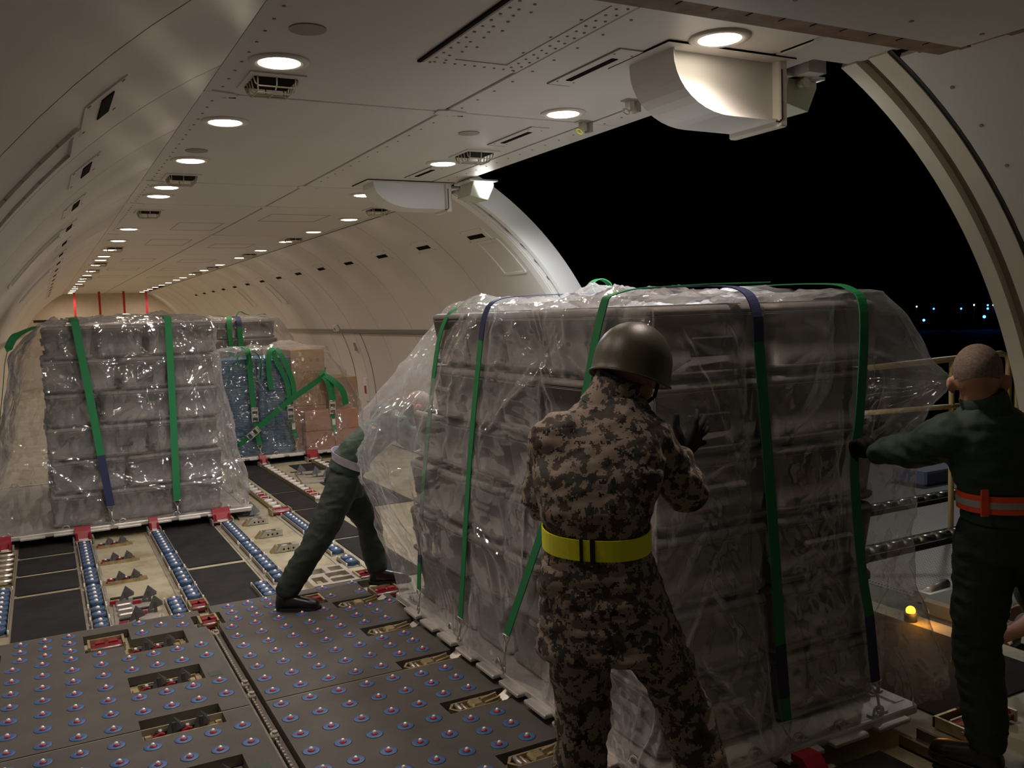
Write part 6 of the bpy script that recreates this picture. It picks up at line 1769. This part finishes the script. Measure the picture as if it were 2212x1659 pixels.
# ================================================================ outside: loader deck, guard rail, airfield lights
struct('ground', MB().box(4.6, 300, -150, 300, -3.3, -3.2), 'tarmac')
ld = thing('loader_deck', 'cargo loader platform outside the door with rollers and perforated walkway', 'loader', (4.40, 1.8, -0.06))
MB().box(0.0, 4.6, 0.0, 5.2, -0.25, -0.06).build('frame', 'loader_green', ld)
MB().box(0.35, 4.6, 1.68, 2.50, -0.06, -0.045).build('walkway', 'perforated', ld)
MB().box(0.35, 4.6, 2.82, 3.42, -0.06, -0.045).build('walkway', 'perforated', ld)
MB().box(0.35, 4.6, 3.75, 5.2, -0.06, -0.045).build('deck_plate', 'deck_grey', ld)
for row in (2.66, 3.58):
    MB().box(0.4, 4.5, row - 0.11, row - 0.10, -0.06, -0.02).build('roller_rail', 'rubber', ld)
    for k in range(22):
        MB().cyl((0.5 + k * 0.18, row, -0.03), (0.64 + k * 0.18, row - 0.03, -0.03), 0.040, n=12).build('roller', 'steel', ld)
MB().bbox(0.10, 0.52, 1.36, 1.64, -0.06, 0.05, 0.02).build('drive_cover', 'loader_green', ld)
for k in range(4):
    MB().cyl((-0.06, 1.02 + k * .085, -0.02), (0.22, 1.07 + k * .085, -0.02), 0.036, n=12).build('roller', 'steel', ld)
MB().bbox(3.2, 4.1, 3.95, 4.35, -0.04, 0.10, 0.02).build('control_box', 'plate_blue', ld)
mb = MB(); mb.box(0.25, 0.5, 1.68, 1.8, -.045, .02); mb.cyl((.3, 1.74, 0.01), (.5, 1.76, .03), .03, n=10); mb.build('latch', 'alloy', ld)
# guard rails
def guard(pts, posts, label, mid):
    t_ = thing('guard_rail', label, 'railing', (0, 0, 0), 0, 'yellow guard rails on the loader')
    mb = MB(); mb.tube(pts, 0.024, 8); mb.build('top_rail', 'guard_yellow', t_)
    for (x, y) in posts:
        MB().cyl((x, y, -0.1), (x, y, 1.24), 0.022, n=8).build('post', 'guard_yellow', t_)
    mb = MB(); mb.tube(mid, 0.02, 8); mb.build('mid_rail', 'guard_yellow', t_)
guard([(5.2, 5.13, 1.17), (5.95, 4.75, 1.235), (6.67, 4.378, 1.295), (6.715, 4.355, 1.28), (6.725, 4.35, 1.22), (6.725, 4.35, -.1)], [(6.33, 4.56)], 'yellow tubular guard rail behind the bare head', [(5.7, 4.88, .86), (6.725, 4.35, .91)])
guard([(6.775, 4.31, -.1), (6.775, 4.31, 1.22), (6.80, 4.30, 1.29), (7.6, 3.95, 1.33)], [(7.3, 4.08)], 'second yellow guard rail at the right frame edge', [(6.775, 4.31, .92), (7.6, 3.95, .94)])
# amber beacon seen through the sheet
am = thing('amber_beacon', 'small glowing amber lamp low behind the right end of the load', 'lamp', (4.20, 3.27, -0.02))
MB().sphere((0, 0, 0.03), 0.026, 12, 8).build('dome', 'amber', am); MB().cyl((0, 0, -.03), (0, 0, .02), .035, n=12).build('base', 'rubber', am)
l_ = bpy.data.lights.new('beacon_light', 'POINT'); l_.energy = 1.6; l_.color = (1, .42, .05); l_.shadow_soft_size = .03
lo = bpy.data.objects.new('beacon_light', l_); COL.objects.link(lo); lo.parent = am; lo.location = (-.02, -.06, .05)
# apron flood lighting the loader
s_ = spot('apron_floodlight', (13.0, 9.0, 7.0), 420, (1.0, .95, .88), 0.75, 1.0, .2, (-5.4, -3.9, -7.0))
# airfield lights
for i, (x, y, z, r, kind, lab) in enumerate([
        (118.8, 91.6, 0.5, .11, 'w', 'leftmost white airfield light on the dark horizon'), (120.2, 89.7, 0.1, .13, 'b', 'faint blue airfield light next to the leftmost white one'),
        (122.4, 86.7, 0.0, .13, 'b', 'single blue airfield light in the middle of the row'), (123.4, 85.3, 0.5, .11, 'w', 'tiny white airfield light above the middle of the row'),
        (124.4, 83.8, 0.4, .13, 'b', 'upper blue light of the small cluster on the right'), (124.4, 83.8, -0.1, .15, 'b', 'lower blue light of the small cluster on the right'),
        (124.8, 83.2, 0.4, .11, 'w', 'white light inside the blue cluster'), (124.95, 82.95, 0.3, .10, 'b', 'faint blue light right of the cluster'),
        (125.4, 82.3, 0.4, .20, 'b', 'bright deep blue airfield light at the right beside the door frame'), (119.4, 90.8, -1.6, .19, 'b', 'low bright blue airfield light close to the sheet corner'),
        (124.2, 84.2, -1.3, .22, 'b', 'low bright blue airfield light under the cluster')]):
    t_ = thing('airfield_light', lab, 'light', (x, y, z), 0, 'distant airfield lights')
    MB().sphere((0, 0, 0), r, 10, 8).build('lamp', 'blue_lamp' if kind == 'b' else 'white_lamp', t_)
    MB().cyl((0, 0, -3.2 - z), (0, 0, -r), .04, n=6).build('post', 'rubber', t_)
